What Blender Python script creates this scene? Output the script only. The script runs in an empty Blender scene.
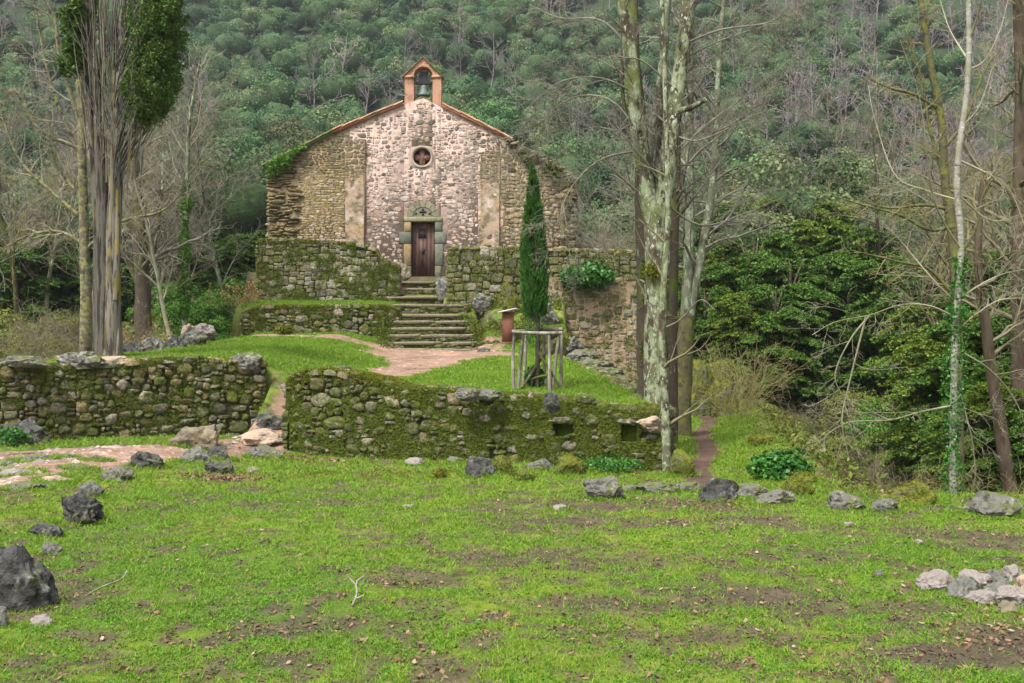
import bpy, math, random
import numpy as np
from mathutils import Vector, noise as mnoise
SC = bpy.context.scene
COL = SC.collection
# ------------------------------------------------------------------ camera, world, sun, exposure
FPX = 900.0
CAMZ = 1.7
cam_d = bpy.data.cameras.new('camera')
cam = bpy.data.objects.new('camera', cam_d)
COL.objects.link(cam)
cam.location = (0, 0, CAMZ)
cam.rotation_euler = (math.radians(90), 0, 0)
cam_d.sensor_width = 36.0
cam_d.lens = FPX / 1024 * 36.0
cam_d.clip_start = 0.1
cam_d.clip_end = 3000
SC.camera = cam
SUN_EL, SUN_AZ = math.radians(58), math.radians(215)
world = bpy.data.worlds.new('World')
SC.world = world
world.use_nodes = True
wn = world.node_tree
wn.nodes.clear()
w_out = wn.nodes.new('ShaderNodeOutputWorld')
w_bg = wn.nodes.new('ShaderNodeBackground')
w_sky = wn.nodes.new('ShaderNodeTexSky')
w_sky.sky_type = 'NISHITA'
w_sky.sun_disc = False
w_sky.sun_elevation = SUN_EL
w_sky.sun_rotation = SUN_AZ
w_sky.air_density = 1.0
w_sky.dust_density = 4.0
w_hs = wn.nodes.new('ShaderNodeHueSaturation')
w_hs.inputs['Saturation'].default_value = 0.12
wn.links.new(w_sky.outputs[0], w_hs.inputs['Color'])
wn.links.new(w_hs.outputs[0], w_bg.inputs['Color'])
wn.links.new(w_bg.outputs[0], w_out.inputs[0])
w_bg.inputs['Strength'].default_value = 0.075
sun_d = bpy.data.lights.new('sun', 'SUN')
sun_d.energy = 1.5
sun_d.angle = math.radians(14)
sun_d.color = (1.0, 0.96, 0.9)
sun = bpy.data.objects.new('sun', sun_d)
COL.objects.link(sun)
sd = Vector((math.sin(SUN_AZ) * math.cos(SUN_EL), math.cos(SUN_AZ) * math.cos(SUN_EL), math.sin(SUN_EL)))
sun.rotation_euler = sd.to_track_quat('Z', 'Y').to_euler()
SC.view_settings.view_transform = 'Standard'
SC.view_settings.look = 'None'
SC.view_settings.gamma = 1.0
SC.view_settings.exposure = 2.02
SC.cycles.max_bounces = 6
SC.cycles.diffuse_bounces = 3
SC.cycles.glossy_bounces = 2
SC.cycles.transmission_bounces = 3
SC.cycles.volume_bounces = 0
R0 = np.random.RandomState

# ------------------------------------------------------------------ noise
def ss(a, b, x):
    t = np.clip((np.asarray(x, float) - a) / (b - a), 0, 1)
    return t * t * (3 - 2 * t)

def _h(ix, iy, iz, s):
    n = (ix * 374761393 + iy * 668265263 + iz * 2147483647 + s * 1274126177) & 0xffffffff
    n = ((n ^ (n >> 13)) * 1274126177) & 0xffffffff
    return ((n ^ (n >> 16)) & 0xffff) / 65535.0

def vn(x, y, z=0.0, s=0):
    x, y, z = np.broadcast_arrays(np.asarray(x, float), np.asarray(y, float), np.asarray(z, float))
    ix, iy, iz = np.floor(x).astype(np.int64), np.floor(y).astype(np.int64), np.floor(z).astype(np.int64)
    fx, fy, fz = x - ix, y - iy, z - iz
    fx, fy, fz = [f * f * (3 - 2 * f) for f in (fx, fy, fz)]
    r = 0
    for dx in (0, 1):
        for dy in (0, 1):
            for dz in (0, 1):
                w = (fx if dx else 1 - fx) * (fy if dy else 1 - fy) * (fz if dz else 1 - fz)
                r = r + w * _h(ix + dx, iy + dy, iz + dz, s)
    return r

def fbm(x, y, z=0.0, o=4, s=0):
    r, a, t = 0, 1.0, 0
    for i in range(o):
        r = r + a * vn(np.asarray(x) * 2 ** i, np.asarray(y) * 2 ** i, np.asarray(z) * 2 ** i, s + i)
        t += a
        a *= .5
    return r / t

# ------------------------------------------------------------------ mesh helpers
class B:
    def __init__(s):
        s.p = []
    def add(s, V, F, col=None, mi=0):
        V = np.asarray(V, np.float32).reshape(-1, 3)
        F = np.asarray(F, np.int32)
        if F.ndim == 1: F = F[None]
        s.p.append((V, F, col, mi))
        return s
    def box(s, lo, hi, col=None, mi=0, M=None):
        x0, y0, z0 = lo; x1, y1, z1 = hi
        V = np.array([(x0,y0,z0),(x1,y0,z0),(x1,y1,z0),(x0,y1,z0),(x0,y0,z1),(x1,y0,z1),(x1,y1,z1),(x0,y1,z1)], float)
        if M is not None: V = V @ M[0].T + M[1]
        return s.add(V, [(0,3,2,1),(4,5,6,7),(0,1,5,4),(1,2,6,5),(2,3,7,6),(3,0,4,7)], col, mi)

def mesh_of(name, b, mats, smooth=False):
    me = bpy.data.meshes.new(name)
    V = np.concatenate([p[0] for p in b.p])
    loops, starts, mi = [], [], []
    off = 0; ls = 0
    hascol = any(p[2] is not None for p in b.p)
    cols = []
    for (v, f, c, m) in b.p:
        loops.append((f + off).ravel())
        k = f.shape[1]
        starts.append(ls + np.arange(len(f)) * k)
        mi.append(np.full(len(f), m, np.int32))
        ls += f.size
        off += len(v)
        if hascol:
            cc = np.ones((len(v), 4), np.float32)
            if c is not None: cc[:, :3] = c
            cols.append(cc)
    loops = np.concatenate(loops); starts = np.concatenate(starts); mi = np.concatenate(mi)
    me.vertices.add(len(V)); me.vertices.foreach_set('co', V.ravel().astype(np.float32))
    me.loops.add(len(loops)); me.loops.foreach_set('vertex_index', loops.astype(np.int32))
    me.polygons.add(len(starts)); me.polygons.foreach_set('loop_start', starts.astype(np.int32))
    if not isinstance(mats, (list, tuple)): mats = [mats]
    for m in mats: me.materials.append(m)
    me.polygons.foreach_set('material_index', mi)
    if smooth: me.polygons.foreach_set('use_smooth', np.ones(len(starts), bool))
    me.update(calc_edges=True)
    if hascol:
        a = me.color_attributes.new('Col', 'FLOAT_COLOR', 'POINT')
        a.data.foreach_set('color', np.concatenate(cols).ravel())
    return me

def obj(name, b, mats, parent=None, smooth=False):
    me = mesh_of(name, b, mats, smooth) if isinstance(b, B) else b
    o = bpy.data.objects.new(name, me)
    COL.objects.link(o)
    if parent is not None: o.parent = parent
    return o

def tag(o, label=None, cat=None, group=None, kind=None):
    if label: o['label'] = label
    if cat: o['category'] = cat
    if group: o['group'] = group
    if kind: o['kind'] = kind
    return o

def thing(name, label, cat, loc=(0, 0, 0), rz=0, group=None):
    o = bpy.data.objects.new(name, None)
    COL.objects.link(o)
    o.location = loc; o.rotation_euler = (0, 0, rz)
    o.empty_display_size = .2
    return tag(o, label, cat, group)

def at(px, py, D):          # where a point seen in the photograph stands, D metres away
    return np.array(((px - 512) / FPX * D, D, CAMZ - (py - 341.5) / FPX * D))

def tube(b, P, r, k=6, col=None, cap=True, mi=0, rough=0.0, seed=0):
    P = np.asarray(P, float); n = len(P)
    r = np.broadcast_to(np.asarray(r, float), (n,))
    T = np.gradient(P, axis=0)
    T /= np.linalg.norm(T, axis=1, keepdims=True) + 1e-9
    ref = np.array((0.31, 0.9, 0.11)) if abs(T[:, 2]).mean() > .5 else np.array((0.1, .2, 1.0))
    N1 = np.cross(T, ref); N1 /= np.linalg.norm(N1, axis=1, keepdims=True) + 1e-9
    N2 = np.cross(T, N1)
    a = np.arange(k) * 2 * math.pi / k
    rr = r[:, None, None] * np.ones((1, k, 1))
    if rough:
        q = vn(np.cos(a)[None] * 1.7 + 5, np.sin(a)[None] * 1.7 + 9, np.arange(n)[:, None] * .33, seed)
        rr = rr * (1 + rough * (q[..., None] - .5) * 2)
    V = P[:, None] + rr * (np.cos(a)[None, :, None] * N1[:, None] + np.sin(a)[None, :, None] * N2[:, None])
    i = np.arange(n - 1)[:, None] * k; j = np.arange(k)[None]
    F = np.stack([i + j, i + (j + 1) % k, i + k + (j + 1) % k, i + k + j], -1).reshape(-1, 4)
    b.add(V.reshape(-1, 3), F, col, mi)
    if cap and k > 3:
        b.add(V[0], np.arange(k)[::-1], col, mi); b.add(V[-1], np.arange(k), col, mi)
    return b

def smoothline(P, n):
    P = np.asarray(P, float); m = len(P)
    if m == 2:
        t = np.linspace(0, 1, n)[:, None]
        return P[0] * (1 - t) + P[1] * t
    Q = np.vstack([2 * P[0] - P[1], P, 2 * P[-1] - P[-2]])
    out = []
    for u in np.linspace(0, m - 1 - 1e-6, n):
        i = int(u); t = u - i
        p0, p1, p2, p3 = Q[i:i + 4]
        out.append(.5 * ((2 * p1) + (-p0 + p2) * t + (2 * p0 - 5 * p1 + 4 * p2 - p3) * t * t + (-p0 + 3 * p1 - 3 * p2 + p3) * t ** 3))
    return np.array(out)

def leaves(b, P, size, rng, up=0.0, out=None, aspect=1.0, tri=False, mi=0, ow=1.2):
    """one small leaf-shaped face at each point"""
    P = np.asarray(P, float); n = len(P)
    if n == 0: return b
    nrm = rng.normal(size=(n, 3))
    if out is not None: nrm += out * ow
    nrm[:, 2] += up
    nrm /= np.linalg.norm(nrm, axis=1, keepdims=True) + 1e-9
    t = np.cross(nrm, rng.normal(size=(n, 3))); t /= np.linalg.norm(t, axis=1, keepdims=True) + 1e-9
    u = np.cross(nrm, t)
    s = (np.asarray(size) * rng.uniform(.6, 1.35, n))[:, None] if np.ndim(size) == 0 else (size * rng.uniform(.7, 1.3, n))[:, None]
    if tri:
        V = np.stack([P - t * s * .5, P + t * s * .5, P + u * s * aspect], 1)
        F = np.arange(n * 3).reshape(-1, 3)
    else:
        V = np.stack([P - u * s * aspect * .6, P + t * s * .5, P + u * s * aspect * .6, P - t * s * .5], 1)
        F = np.arange(n * 4).reshape(-1, 4)
    return b.add(V.reshape(-1, 3), F, None, mi)

# ------------------------------------------------------------------ materials
def nt(name):
    m = bpy.data.materials.new(name); m.use_nodes = True
    t = m.node_tree
    p = t.nodes['Principled BSDF']
    p.inputs['Specular IOR Level'].default_value = 0.25
    return m, t, p, t.links.new

def mat(name, base=(.2, .2, .2), layers=(), rough=.9, bump=None, up=None, island=None, orand=False, vary=.0, transl=0, attr=False, stretch=None):
    """layers: (rgb, scale, lo, hi[, detail]) ; up: (rgb, lo, hi) moss on faces that look up ; island: list of rgb picked per loose piece"""
    m, t, p, L = nt(name)
    N = t.nodes.new
    tc = N('ShaderNodeTexCoord')
    vec = tc.outputs['Object']
    if stretch:
        mp = N('ShaderNodeMapping'); mp.inputs['Scale'].default_value = stretch
        L(vec, mp.inputs['Vector']); vec = mp.outputs[0]
    def mix(fac, a, b_, mode='MIX'):
        x = N('ShaderNodeMix'); x.data_type = 'RGBA'; x.blend_type = mode
        if isinstance(fac, float): x.inputs[0].default_value = fac
        else: L(fac, x.inputs[0])
        for s_, q in ((6, a), (7, b_)):
            if isinstance(q, tuple): x.inputs[s_].default_value = (*q, 1)
            else: L(q, x.inputs[s_])
        return x.outputs[2]
    def nz(scale, detail=4, rough_=.6):
        x = N('ShaderNodeTexNoise'); x.inputs['Scale'].default_value = scale; x.inputs['Detail'].default_value = detail
        x.inputs['Roughness'].default_value = rough_
        L(vec, x.inputs['Vector']); return x.outputs[0]
    def rng_(v, lo, hi):
        x = N('ShaderNodeMapRange'); x.inputs[1].default_value = lo; x.inputs[2].default_value = hi
        x.clamp = True; L(v, x.inputs[0]); return x.outputs[0]
    c = tuple(base)
    if attr:
        a = N('ShaderNodeAttribute'); a.attribute_name = 'Col'; c = a.outputs['Color']
    if island:
        g = N('ShaderNodeNewGeometry'); r = N('ShaderNodeValToRGB'); L(g.outputs['Random Per Island'], r.inputs[0])
        e = r.color_ramp.elements
        while len(e) < len(island): e.new(.5)
        for i, q in enumerate(island):
            e[i].position = i / (len(island) - 1); e[i].color = (*q, 1)
        c = r.outputs[0]
    for q in layers:
        c = mix(rng_(nz(q[1], q[4] if len(q) > 4 else 4), q[2], q[3]), c, q[0])
    if up:
        g = N('ShaderNodeNewGeometry'); sx = N('ShaderNodeSeparateXYZ'); L(g.outputs['Normal'], sx.inputs[0])
        ad = N('ShaderNodeMath'); L(sx.outputs[2], ad.inputs[0]); L(nz(up[3] if len(up) > 3 else 4, 5), ad.inputs[1])
        c = mix(rng_(ad.outputs[0], up[1], up[2]), c, up[0])
    if vary:
        v = nz(vary[0], 5)
        c = mix(rng_(v, .3, .7), mix(1.0, c, (vary[1],) * 3, 'MULTIPLY'), mix(1.0, c, (vary[2],) * 3, 'MULTIPLY'))
    if orand:
        oi = N('ShaderNodeObjectInfo'); hv = N('ShaderNodeHueSaturation'); mr = N('ShaderNodeMapRange'); mr.inputs[3].default_value = .55; mr.inputs[4].default_value = 1.45
        m2 = N('ShaderNodeMapRange'); m2.inputs[3].default_value = .47; m2.inputs[4].default_value = .52
        L(oi.outputs['Random'], mr.inputs[0]); L(oi.outputs['Random'], m2.inputs[0]); L(mr.outputs[0], hv.inputs['Value']); L(m2.outputs[0], hv.inputs['Hue']); L(c, hv.inputs['Color']); c = hv.outputs[0]
    if isinstance(c, tuple): p.inputs['Base Color'].default_value = (*c, 1)
    else: L(c, p.inputs['Base Color'])
    p.inputs['Roughness'].default_value = rough
    if bump:
        bp = N('ShaderNodeBump'); bp.inputs['Strength'].default_value = bump[1]; bp.inputs['Distance'].default_value = bump[2]
        L(nz(bump[0], 6, .7), bp.inputs['Height']); L(bp.outputs[0], p.inputs['Normal'])
    if transl:
        tr = N('ShaderNodeBsdfTranslucent'); ms = N('ShaderNodeMixShader'); ms.inputs[0].default_value = transl
        if isinstance(c, tuple): tr.inputs[0].default_value = (*c, 1)
        else: L(c, tr.inputs[0])
        L(p.outputs[0], ms.inputs[1]); L(tr.outputs[0], ms.inputs[2])
        L(ms.outputs[0], t.nodes['Material Output'].inputs[0])
    return m

MOSS = (.085, .105, .014)
M = {}
M['ground'] = mat('ground', attr=True, vary=(9, .72, 1.3), bump=(14, .8, .04))
M['grass'] = mat('grass', island=[(.07, .18, .008), (.13, .27, .014), (.19, .33, .02), (.09, .22, .012), (.27, .33, .05), (.15, .3, .016), (.24, .19, .08)], rough=.7, transl=.35)
M['litter'] = mat('litter', island=[(.08, .045, .025), (.15, .08, .045), (.26, .15, .09), (.10, .065, .04), (.16, .1, .06), (.2, .1, .05), (.3, .24, .18)], rough=.8)
M['stone'] = mat('stone', attr=True, layers=[((.06, .06, .045), 12, .56, .7), ((.36, .34, .27), 16, .6, .72), (MOSS, 3.5, .5, .62)], vary=(22, .5, 1.35), bump=(22, 1, .05))
M['church_stone'] = mat('church_stone', attr=True, vary=(14, .5, 1.3), bump=(18, .8, .02), layers=[((.16, .13, .055), .7, .55, .8), ((.1, .085, .06), 5, .56, .7)])
M['mortar'] = mat('mortar', (.41, .30, .25), layers=[((.28, .2, .14), 1.6, .55, .75), ((.52, .42, .37), 2.5, .56, .7), ((.2, .17, .07), .45, .6, .8)], vary=(8, .7, 1.12), bump=(12, .8, .04))
M['wall_core'] = mat('wall_core', (.06, .052, .03), layers=[((.07, .085, .016), 3, .4, .6)], bump=(10, 1, .05))
M['moss'] = mat('moss', island=[(.04, .055, .008), (.08, .105, .012), (.11, .14, .014), (.06, .09, .01), (.15, .15, .02)], rough=.95, transl=.2)
M['moss_bright'] = mat('moss_bright', island=[(.12, .13, .012), (.2, .19, .018), (.09, .12, .012), (.15, .17, .015)], rough=.95, transl=.2)
M['rock_dark'] = mat('rock_dark', (.06, .058, .054), layers=[((.17, .17, .155), 7, .53, .64), ((.018, .018, .018), 12, .48, .62), ((.09, .1, .03), 5, .6, .68)], up=((.09, .11, .03), 1.32, 1.5), bump=(9, 1, .05), rough=.75)
M['rock_grey'] = mat('rock_grey', (.13, .125, .11), layers=[((.24, .23, .2), 6, .5, .62), ((.05, .048, .04), 10, .5, .62), ((.1, .11, .025), 4, .58, .68)], up=((.09, .11, .02), 1.3, 1.46), bump=(10, 1, .04))
M['rock_pale'] = mat('rock_pale', (.22, .19, .17), layers=[((.32, .28, .27), 6, .5, .65), ((.13, .11, .09), 10, .52, .64)], bump=(14, .9, .03))
M['rock_moss'] = mat('rock_moss', (.11, .11, .09), layers=[((.1, .11, .02), 3, .38, .5)], up=((.13, .14, .016), .75, 1.1), bump=(16, 1, .05))
M['slab'] = mat('slab', (.17, .145, .1), layers=[((.26, .21, .125), 4, .5, .7), ((.07, .07, .05), 9, .55, .75)], up=((.12, .13, .02), 1.48, 1.66), vary=(12, .7, 1.2), bump=(12, .9, .03))
M['pink_slab'] = mat('pink_slab', (.33, .25, .18), layers=[((.18, .15, .12), 4, .5, .7)], bump=(12, .9, .02))
M['riser'] = mat('riser', (.12, .11, .05), layers=[((.07, .09, .015), 3, .4, .6)], bump=(12, 1, .04))
M['bark_grey'] = mat('bark_grey', (.2, .185, .155), layers=[((.045, .04, .035), 5, .5, .6), ((.28, .19, .02), 1.2, .62, .74)], stretch=(3, 3, .35), bump=(8, 1, .05))
M['bark_yellow'] = mat('bark_yellow', (.2, .16, .045), layers=[((.17, .155, .125), 3, .42, .52), ((.06, .05, .035), 6, .53, .6)], stretch=(3, 3, .6), bump=(8, 1, .04))
M['bark_lichen'] = mat('bark_lichen', (.11, .115, .06), layers=[((.23, .26, .16), 7, .46, .54), ((.09, .075, .045), 3, .53, .58), ((.045, .035, .022), 6, .54, .6), ((.36, .39, .3), 22, .58, .64), ((.1, .12, .03), 2.2, .55, .65)], bump=(14, 1, .03), stretch=(1, 1, .6))
M['bark_lichen_dim'] = mat('bark_lichen_dim', (.12, .13, .08), layers=[((.24, .28, .19), 9, .5, .58), ((.05, .042, .025), 5, .5, .6)], bump=(14, 1, .03), stretch=(1, 1, .5))
M['bark_dark'] = mat('bark_dark', (.065, .05, .035), layers=[((.2, .2, .15), 9, .62, .68), (MOSS, 2, .52, .62)], bump=(10, 1, .04), stretch=(1, 1, .4))
M['bark_brown'] = mat('bark_brown', (.09, .068, .045), layers=[((.05, .035, .02), 6, .5, .65), ((.13, .14, .02), 2, .6, .7)], bump=(10, 1, .04), stretch=(1, 1, .3))
M['bark_birch'] = mat('bark_birch', (.27, .26, .22), layers=[((.09, .08, .06), 7, .55, .62), ((.2, .2, .14), 3, .45, .6), ((.45, .44, .4), 14, .58, .66)], bump=(12, .6, .02), stretch=(1, 1, 2.2))
M['bark_mossy'] = mat('bark_mossy', (.09, .085, .04), layers=[((.13, .14, .03), 6, .48, .62), ((.05, .045, .03), 9, .55, .65)], bump=(12, 1, .03))
M['twig_grey'] = mat('twig_grey', (.2, .19, .15), layers=[((.1, .09, .065), 2, .4, .7)])
M['twig_pale'] = mat('twig_pale', (.3, .28, .2), layers=[((.15, .14, .08), 1.5, .4, .65)])
M['twig_purple'] = mat('twig_purple', (.17, .135, .14), layers=[((.25, .21, .21), .3, .4, .7)])
M['twig_olive'] = mat('twig_olive', (.2, .185, .065), layers=[((.26, .21, .12), 1.2, .45, .7)])
M['twig_brown'] = mat('twig_brown', (.14, .125, .075), layers=[((.2, .18, .11), 1.2, .45, .7)])
M['leaf_hill'] = mat('leaf_hill', island=[(.028, .068, .024), (.058, .12, .038), (.1, .175, .055), (.042, .095, .033)], orand=True, rough=.7, transl=.2)
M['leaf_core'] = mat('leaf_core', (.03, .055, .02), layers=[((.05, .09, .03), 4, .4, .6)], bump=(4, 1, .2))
M['leaf_hill_dark'] = mat('leaf_hill_dark', island=[(.018, .055, .025), (.035, .085, .035), (.065, .125, .05)], orand=True, rough=.7, transl=.2)
M['leaf_hill_olive'] = mat('leaf_hill_olive', island=[(.07, .1, .04), (.12, .16, .06), (.17, .2, .09)], orand=True, rough=.7, transl=.2)
M['leaf_yew'] = mat('leaf_yew', island=[(.02, .06, .008), (.045, .11, .012), (.08, .17, .02), (.12, .2, .025), (.025, .075, .01)], rough=.6, transl=.25)
M['leaf_box'] = mat('leaf_box', island=[(.04, .12, .01), (.08, .2, .018), (.13, .26, .03), (.03, .09, .01)], rough=.55, transl=.3)
M['leaf_olive'] = mat('leaf_olive', island=[(.09, .12, .02), (.15, .18, .03), (.22, .23, .05), (.06, .09, .015)], rough=.7, transl=.3)
M['leaf_cypress'] = mat('leaf_cypress', island=[(.012, .06, .01), (.035, .13, .016), (.08, .2, .03), (.02, .09, .012), (.09, .12, .03)], rough=.6, transl=.15)
M['leaf_oldcypress'] = mat('leaf_oldcypress', island=[(.03, .07, .01), (.06, .12, .016), (.11, .18, .028), (.05, .1, .015)], rough=.7, transl=.15)
M['leaf_ivy'] = mat('leaf_ivy', island=[(.02, .09, .012), (.04, .15, .018), (.07, .2, .03), (.015, .06, .01)], rough=.4, transl=.2)
M['leaf_dead'] = mat('leaf_dead', island=[(.3, .2, .06), (.42, .3, .1), (.2, .12, .04)], rough=.8, transl=.3)
M['fern'] = mat('fern', island=[(.04, .13, .01), (.08, .21, .016), (.13, .26, .025)], rough=.7, transl=.3)
M['iron'] = mat('iron', (.02, .02, .022), rough=.6)
M['bronze'] = mat('bronze', (.10, .13, .12), layers=[((.05, .06, .06), 6, .5, .7)], rough=.5)
M['rust'] = mat('rust', (.16, .065, .04), layers=[((.09, .04, .03), 4, .45, .7)], rough=.8, bump=(20, .3, .01))
M['panel'] = mat('panel', (.55, .5, .5), layers=[((.35, .3, .28), 9, .55, .7)], rough=.4)
M['door'] = mat('door', (.07, .036, .026), layers=[((.14, .085, .065), 2, .42, .66), ((.03, .015, .012), 6, .55, .7)], stretch=(2, 1, .4), bump=(14, .5, .01), rough=.7)
M['dressed'] = mat('dressed', (.2, .19, .125), layers=[((.26, .19, .08), 1.6, .55, .7), ((.11, .115, .1), 2.6, .52, .65)], vary=(9, .75, 1.2), bump=(14, .7, .02))
M['tile'] = mat('tile', island=[(.42, .17, .09), (.5, .24, .14), (.34, .15, .09), (.45, .3, .2)], layers=[((.14, .14, .05), 1.3, .6, .75)], rough=.85)
M['stake'] = mat('stake', (.2, .175, .14), layers=[((.33, .31, .26), 9, .5, .64), ((.06, .05, .04), 5, .55, .7)], stretch=(1, 1, .4), bump=(14, 1, .015))

def brick_mat():
    m, t, p, L = nt('brick'); N = t.nodes.new
    tc = N('ShaderNodeTexCoord'); mp = N('ShaderNodeMapping'); mp.inputs['Rotation'].default_value = (math.radians(90), 0, 0)
    b = N('ShaderNodeTexBrick'); b.inputs['Color1'].default_value = (.42, .165, .10, 1); b.inputs['Color2'].default_value = (.28, .105, .07, 1)
    b.inputs['Mortar'].default_value = (.46, .27, .2, 1); b.inputs['Scale'].default_value = 1
    b.inputs['Brick Width'].default_value = .26; b.inputs['Row Height'].default_value = .075; b.inputs['Mortar Size'].default_value = .012
    L(tc.outputs['Object'], mp.inputs[0]); L(mp.outputs[0], b.inputs[0])
    n = N('ShaderNodeTexNoise'); n.inputs['Scale'].default_value = 5; n.inputs['Detail'].default_value = 5
    L(tc.outputs['Object'], n.inputs[0])
    x = N('ShaderNodeMix'); x.data_type = 'RGBA'; L(n.outputs[0], x.inputs[0]); L(b.outputs[0], x.inputs[6]); x.inputs[7].default_value = (.42, .25, .17, 1)
    n2 = N('ShaderNodeTexNoise'); n2.inputs['Scale'].default_value = 3; n2.inputs['Detail'].default_value = 6; L(tc.outputs['Object'], n2.inputs[0])
    mr = N('ShaderNodeMapRange'); mr.inputs[1].default_value = .5; mr.inputs[2].default_value = .72; L(n2.outputs[0], mr.inputs[0])
    y = N('ShaderNodeMix'); y.data_type = 'RGBA'; L(mr.outputs[0], y.inputs[0]); L(x.outputs[2], y.inputs[6]); y.inputs[7].default_value = (.14, .10, .06, 1)
    L(y.outputs[2], p.inputs[0]); p.inputs['Roughness'].default_value = .9
    return m
M['brick'] = brick_mat()

# ------------------------------------------------------------------ terrain
def xe(y): return np.interp(y, [13, 15, 25, 27, 30.4, 31], [2.3, 2.15, 1.4, 1.7, 1.9, 4.2])
def pathx(y): return np.interp(y, [10, 12, 16, 20, 25, 40], [2.3, 2.6, 3.35, 4.35, 5.3, 9])

def H(x, y):
    x = np.asarray(x, float); y = np.asarray(y, float)
    yc = np.clip(y, -30, 24)
    L = -0.017 * (np.clip(yc, 4, 40) - 4) * ss(-6, -2.5, x)
    L = L + (fbm(x * .5, y * .5, s=3) - .5) * .14 + (fbm(x * 2.2, y * 2.2, s=5) - .5) * .07
    hol = ss(0, 2.2, x - (pathx(y) + 1.5) + (fbm(x * .6, y * .6, s=15) - .5) * 2.5) * ss(10.3, 13.5, y) * (1 - ss(22, 34, y))
    L = L - 1.25 * hol + .16 * np.exp(-((x - pathx(y) - 1.2) / .8) ** 2) * ss(10.5, 12.5, y)
    # forest floor on the left beyond the wall
    fl = (1 - ss(-9.3, -8.5, x)) * ss(15.3, 15.9, y)
    L = L * (1 - fl) + fl * np.interp(y, [15, 25, 40], [.35, .9, 2.0])
    # the upper lawn
    U1 = np.interp(y, [13.0, 16.5, 20, 24, 26.5, 27.3, 29.6, 30.4], [.72, .92, 1.1, 1.3, 1.45, 1.75, 2.9, 3.1])
    U2 = np.interp(y, [13.4, 16.5, 20, 24, 26.5, 28.4, 30], [.72, .92, 1.1, 1.3, 1.42, 1.6, 1.8])
    w = ss(-1.3, -.7, x)
    U = U1 * w + U2 * (1 - w) + ss(-3.2, -5.6, x) * np.interp(y, [14, 28], [.48, .35])
    # ground under the steps
    st = ss(-4.2, -3.9, x) * (1 - ss(-1.2, -.9, x)) * ss(26.0, 26.5, y)
    U = np.maximum(U, st * np.interp(y, [26.5, 29.5, 32, 33], [1.2, 2.6, 3.6, 3.8]))
    U = U - .6 * np.exp(-((x + 4.2) / .7) ** 2 - ((y - 16.0) / 1.3) ** 2) + (fbm(x * .9, y * .9, s=8) - .5) * .12
    yl = np.where(x < -4.4, 17.25 + (x + 4.65) * .4, 13.2 - (x - 2.2) * .353)
    yl = np.clip(yl, 12.5, 17.3)
    s = ss(-.2, .2, y - yl)
    gap = ss(-4.75, -4.55, x) * (1 - ss(-3.85, -3.65, x))
    s = s * (1 - gap) + gap * ss(14.6, 17.6, y)
    mU = s * (1 - ss(-.15, .2, x - xe(y))) * ss(-9.2, -8.6, x)
    mU = mU * (1 - (1 - ss(-8.5, -8.1, x)) * ss(17.2, 18.2, y) * .55)
    z = L * (1 - mU) + U * mU
    # ledge left of the steps
    s1 = ss(28.6, 28.9, y) * ss(-9.3, -8.8, x) * (1 - ss(-4.0, -3.7, x))
    z = z * (1 - s1) + s1 * np.interp(y, [28.6, 31], [2.82, 3.1])
    # chapel yard
    yy = np.where(x < -4.0, 31.2, np.where(x > -2.25, 30.25, 33.0))
    s2 = ss(-.15, .2, y - yy) * ss(-9.6, -9.2, x) * (1 - ss(4.0, 4.3, x)) * (1 - ss(46, 49, y))
    z = z * (1 - s2) + s2 * 4.12
    # rear right floor and hill
    rr = ss(22, 40, y) * (1 - s2) * ss(4, 5, x)
    z = z + rr * 1.0
    bl = (1 - s2) * ss(32, 42, y)
    hill = .04 * np.clip(y - 38, 0, 150) ** 1.5
    ridge = np.clip(y - 188, 0, 400) * .2
    z = z + (hill + ridge) * (1 - s2) + bl * (fbm(x / 26 + 4, y / 26, s=11) - .5) * np.clip((y - 40) * .12, 0, 9)
    z = z + bl * .5 + np.clip(np.abs(x) - 45, 0, 200) * .25 * ss(10, 50, y)
    return z

def ground_hit(px, py, dmin=3.5):
    D = np.arange(dmin, 60, .02)
    x = (px - 512) / FPX * D; z = CAMZ - (py - 341.5) / FPX * D
    h = H(x, D)
    k = np.argmax(z <= h)
    return np.array((x[k], D[k], h[k]))

def seg(px, py, pts, w):
    """0..1 closeness to a polyline of given half-width"""
    best = np.full(np.shape(px), 1e9)
    for (a, b_) in zip(pts[:-1], pts[1:]):
        a = np.array(a, float); b_ = np.array(b_, float); d = b_ - a
        t = np.clip(((px - a[0]) * d[0] + (py - a[1]) * d[1]) / (d @ d), 0, 1)
        q = np.hypot(px - a[0] - t * d[0], py - a[1] - t * d[1]) / (w if np.ndim(w) == 0 else w)
        best = np.minimum(best, q)
    return best

DIRT = [(590, 560, .9, .35), (560, 525, 1.1, .5), (340, 625, .6, .22), (600, 605, .6, .25), (700, 640, .8, .2), (480, 510, .9, .4), (770, 600, .9, .35),
        (1000, 640, .5, .5), (900, 610, .8, .3), (870, 530, 1.2, .5), (220, 480, .5, .35), (1000, 540, .8, .5), (340, 492, .5, .3), (285, 660, .25, .12), (620, 505, 1.6, .5), (760, 520, 1.2, .5),
        (80, 600, .25, .15), (420, 585, .4, .15), (940, 655, .7, .2)]
DIRTW = [(*ground_hit(a, b_)[:2], c, d) for (a, b_, c, d) in DIRT]

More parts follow.
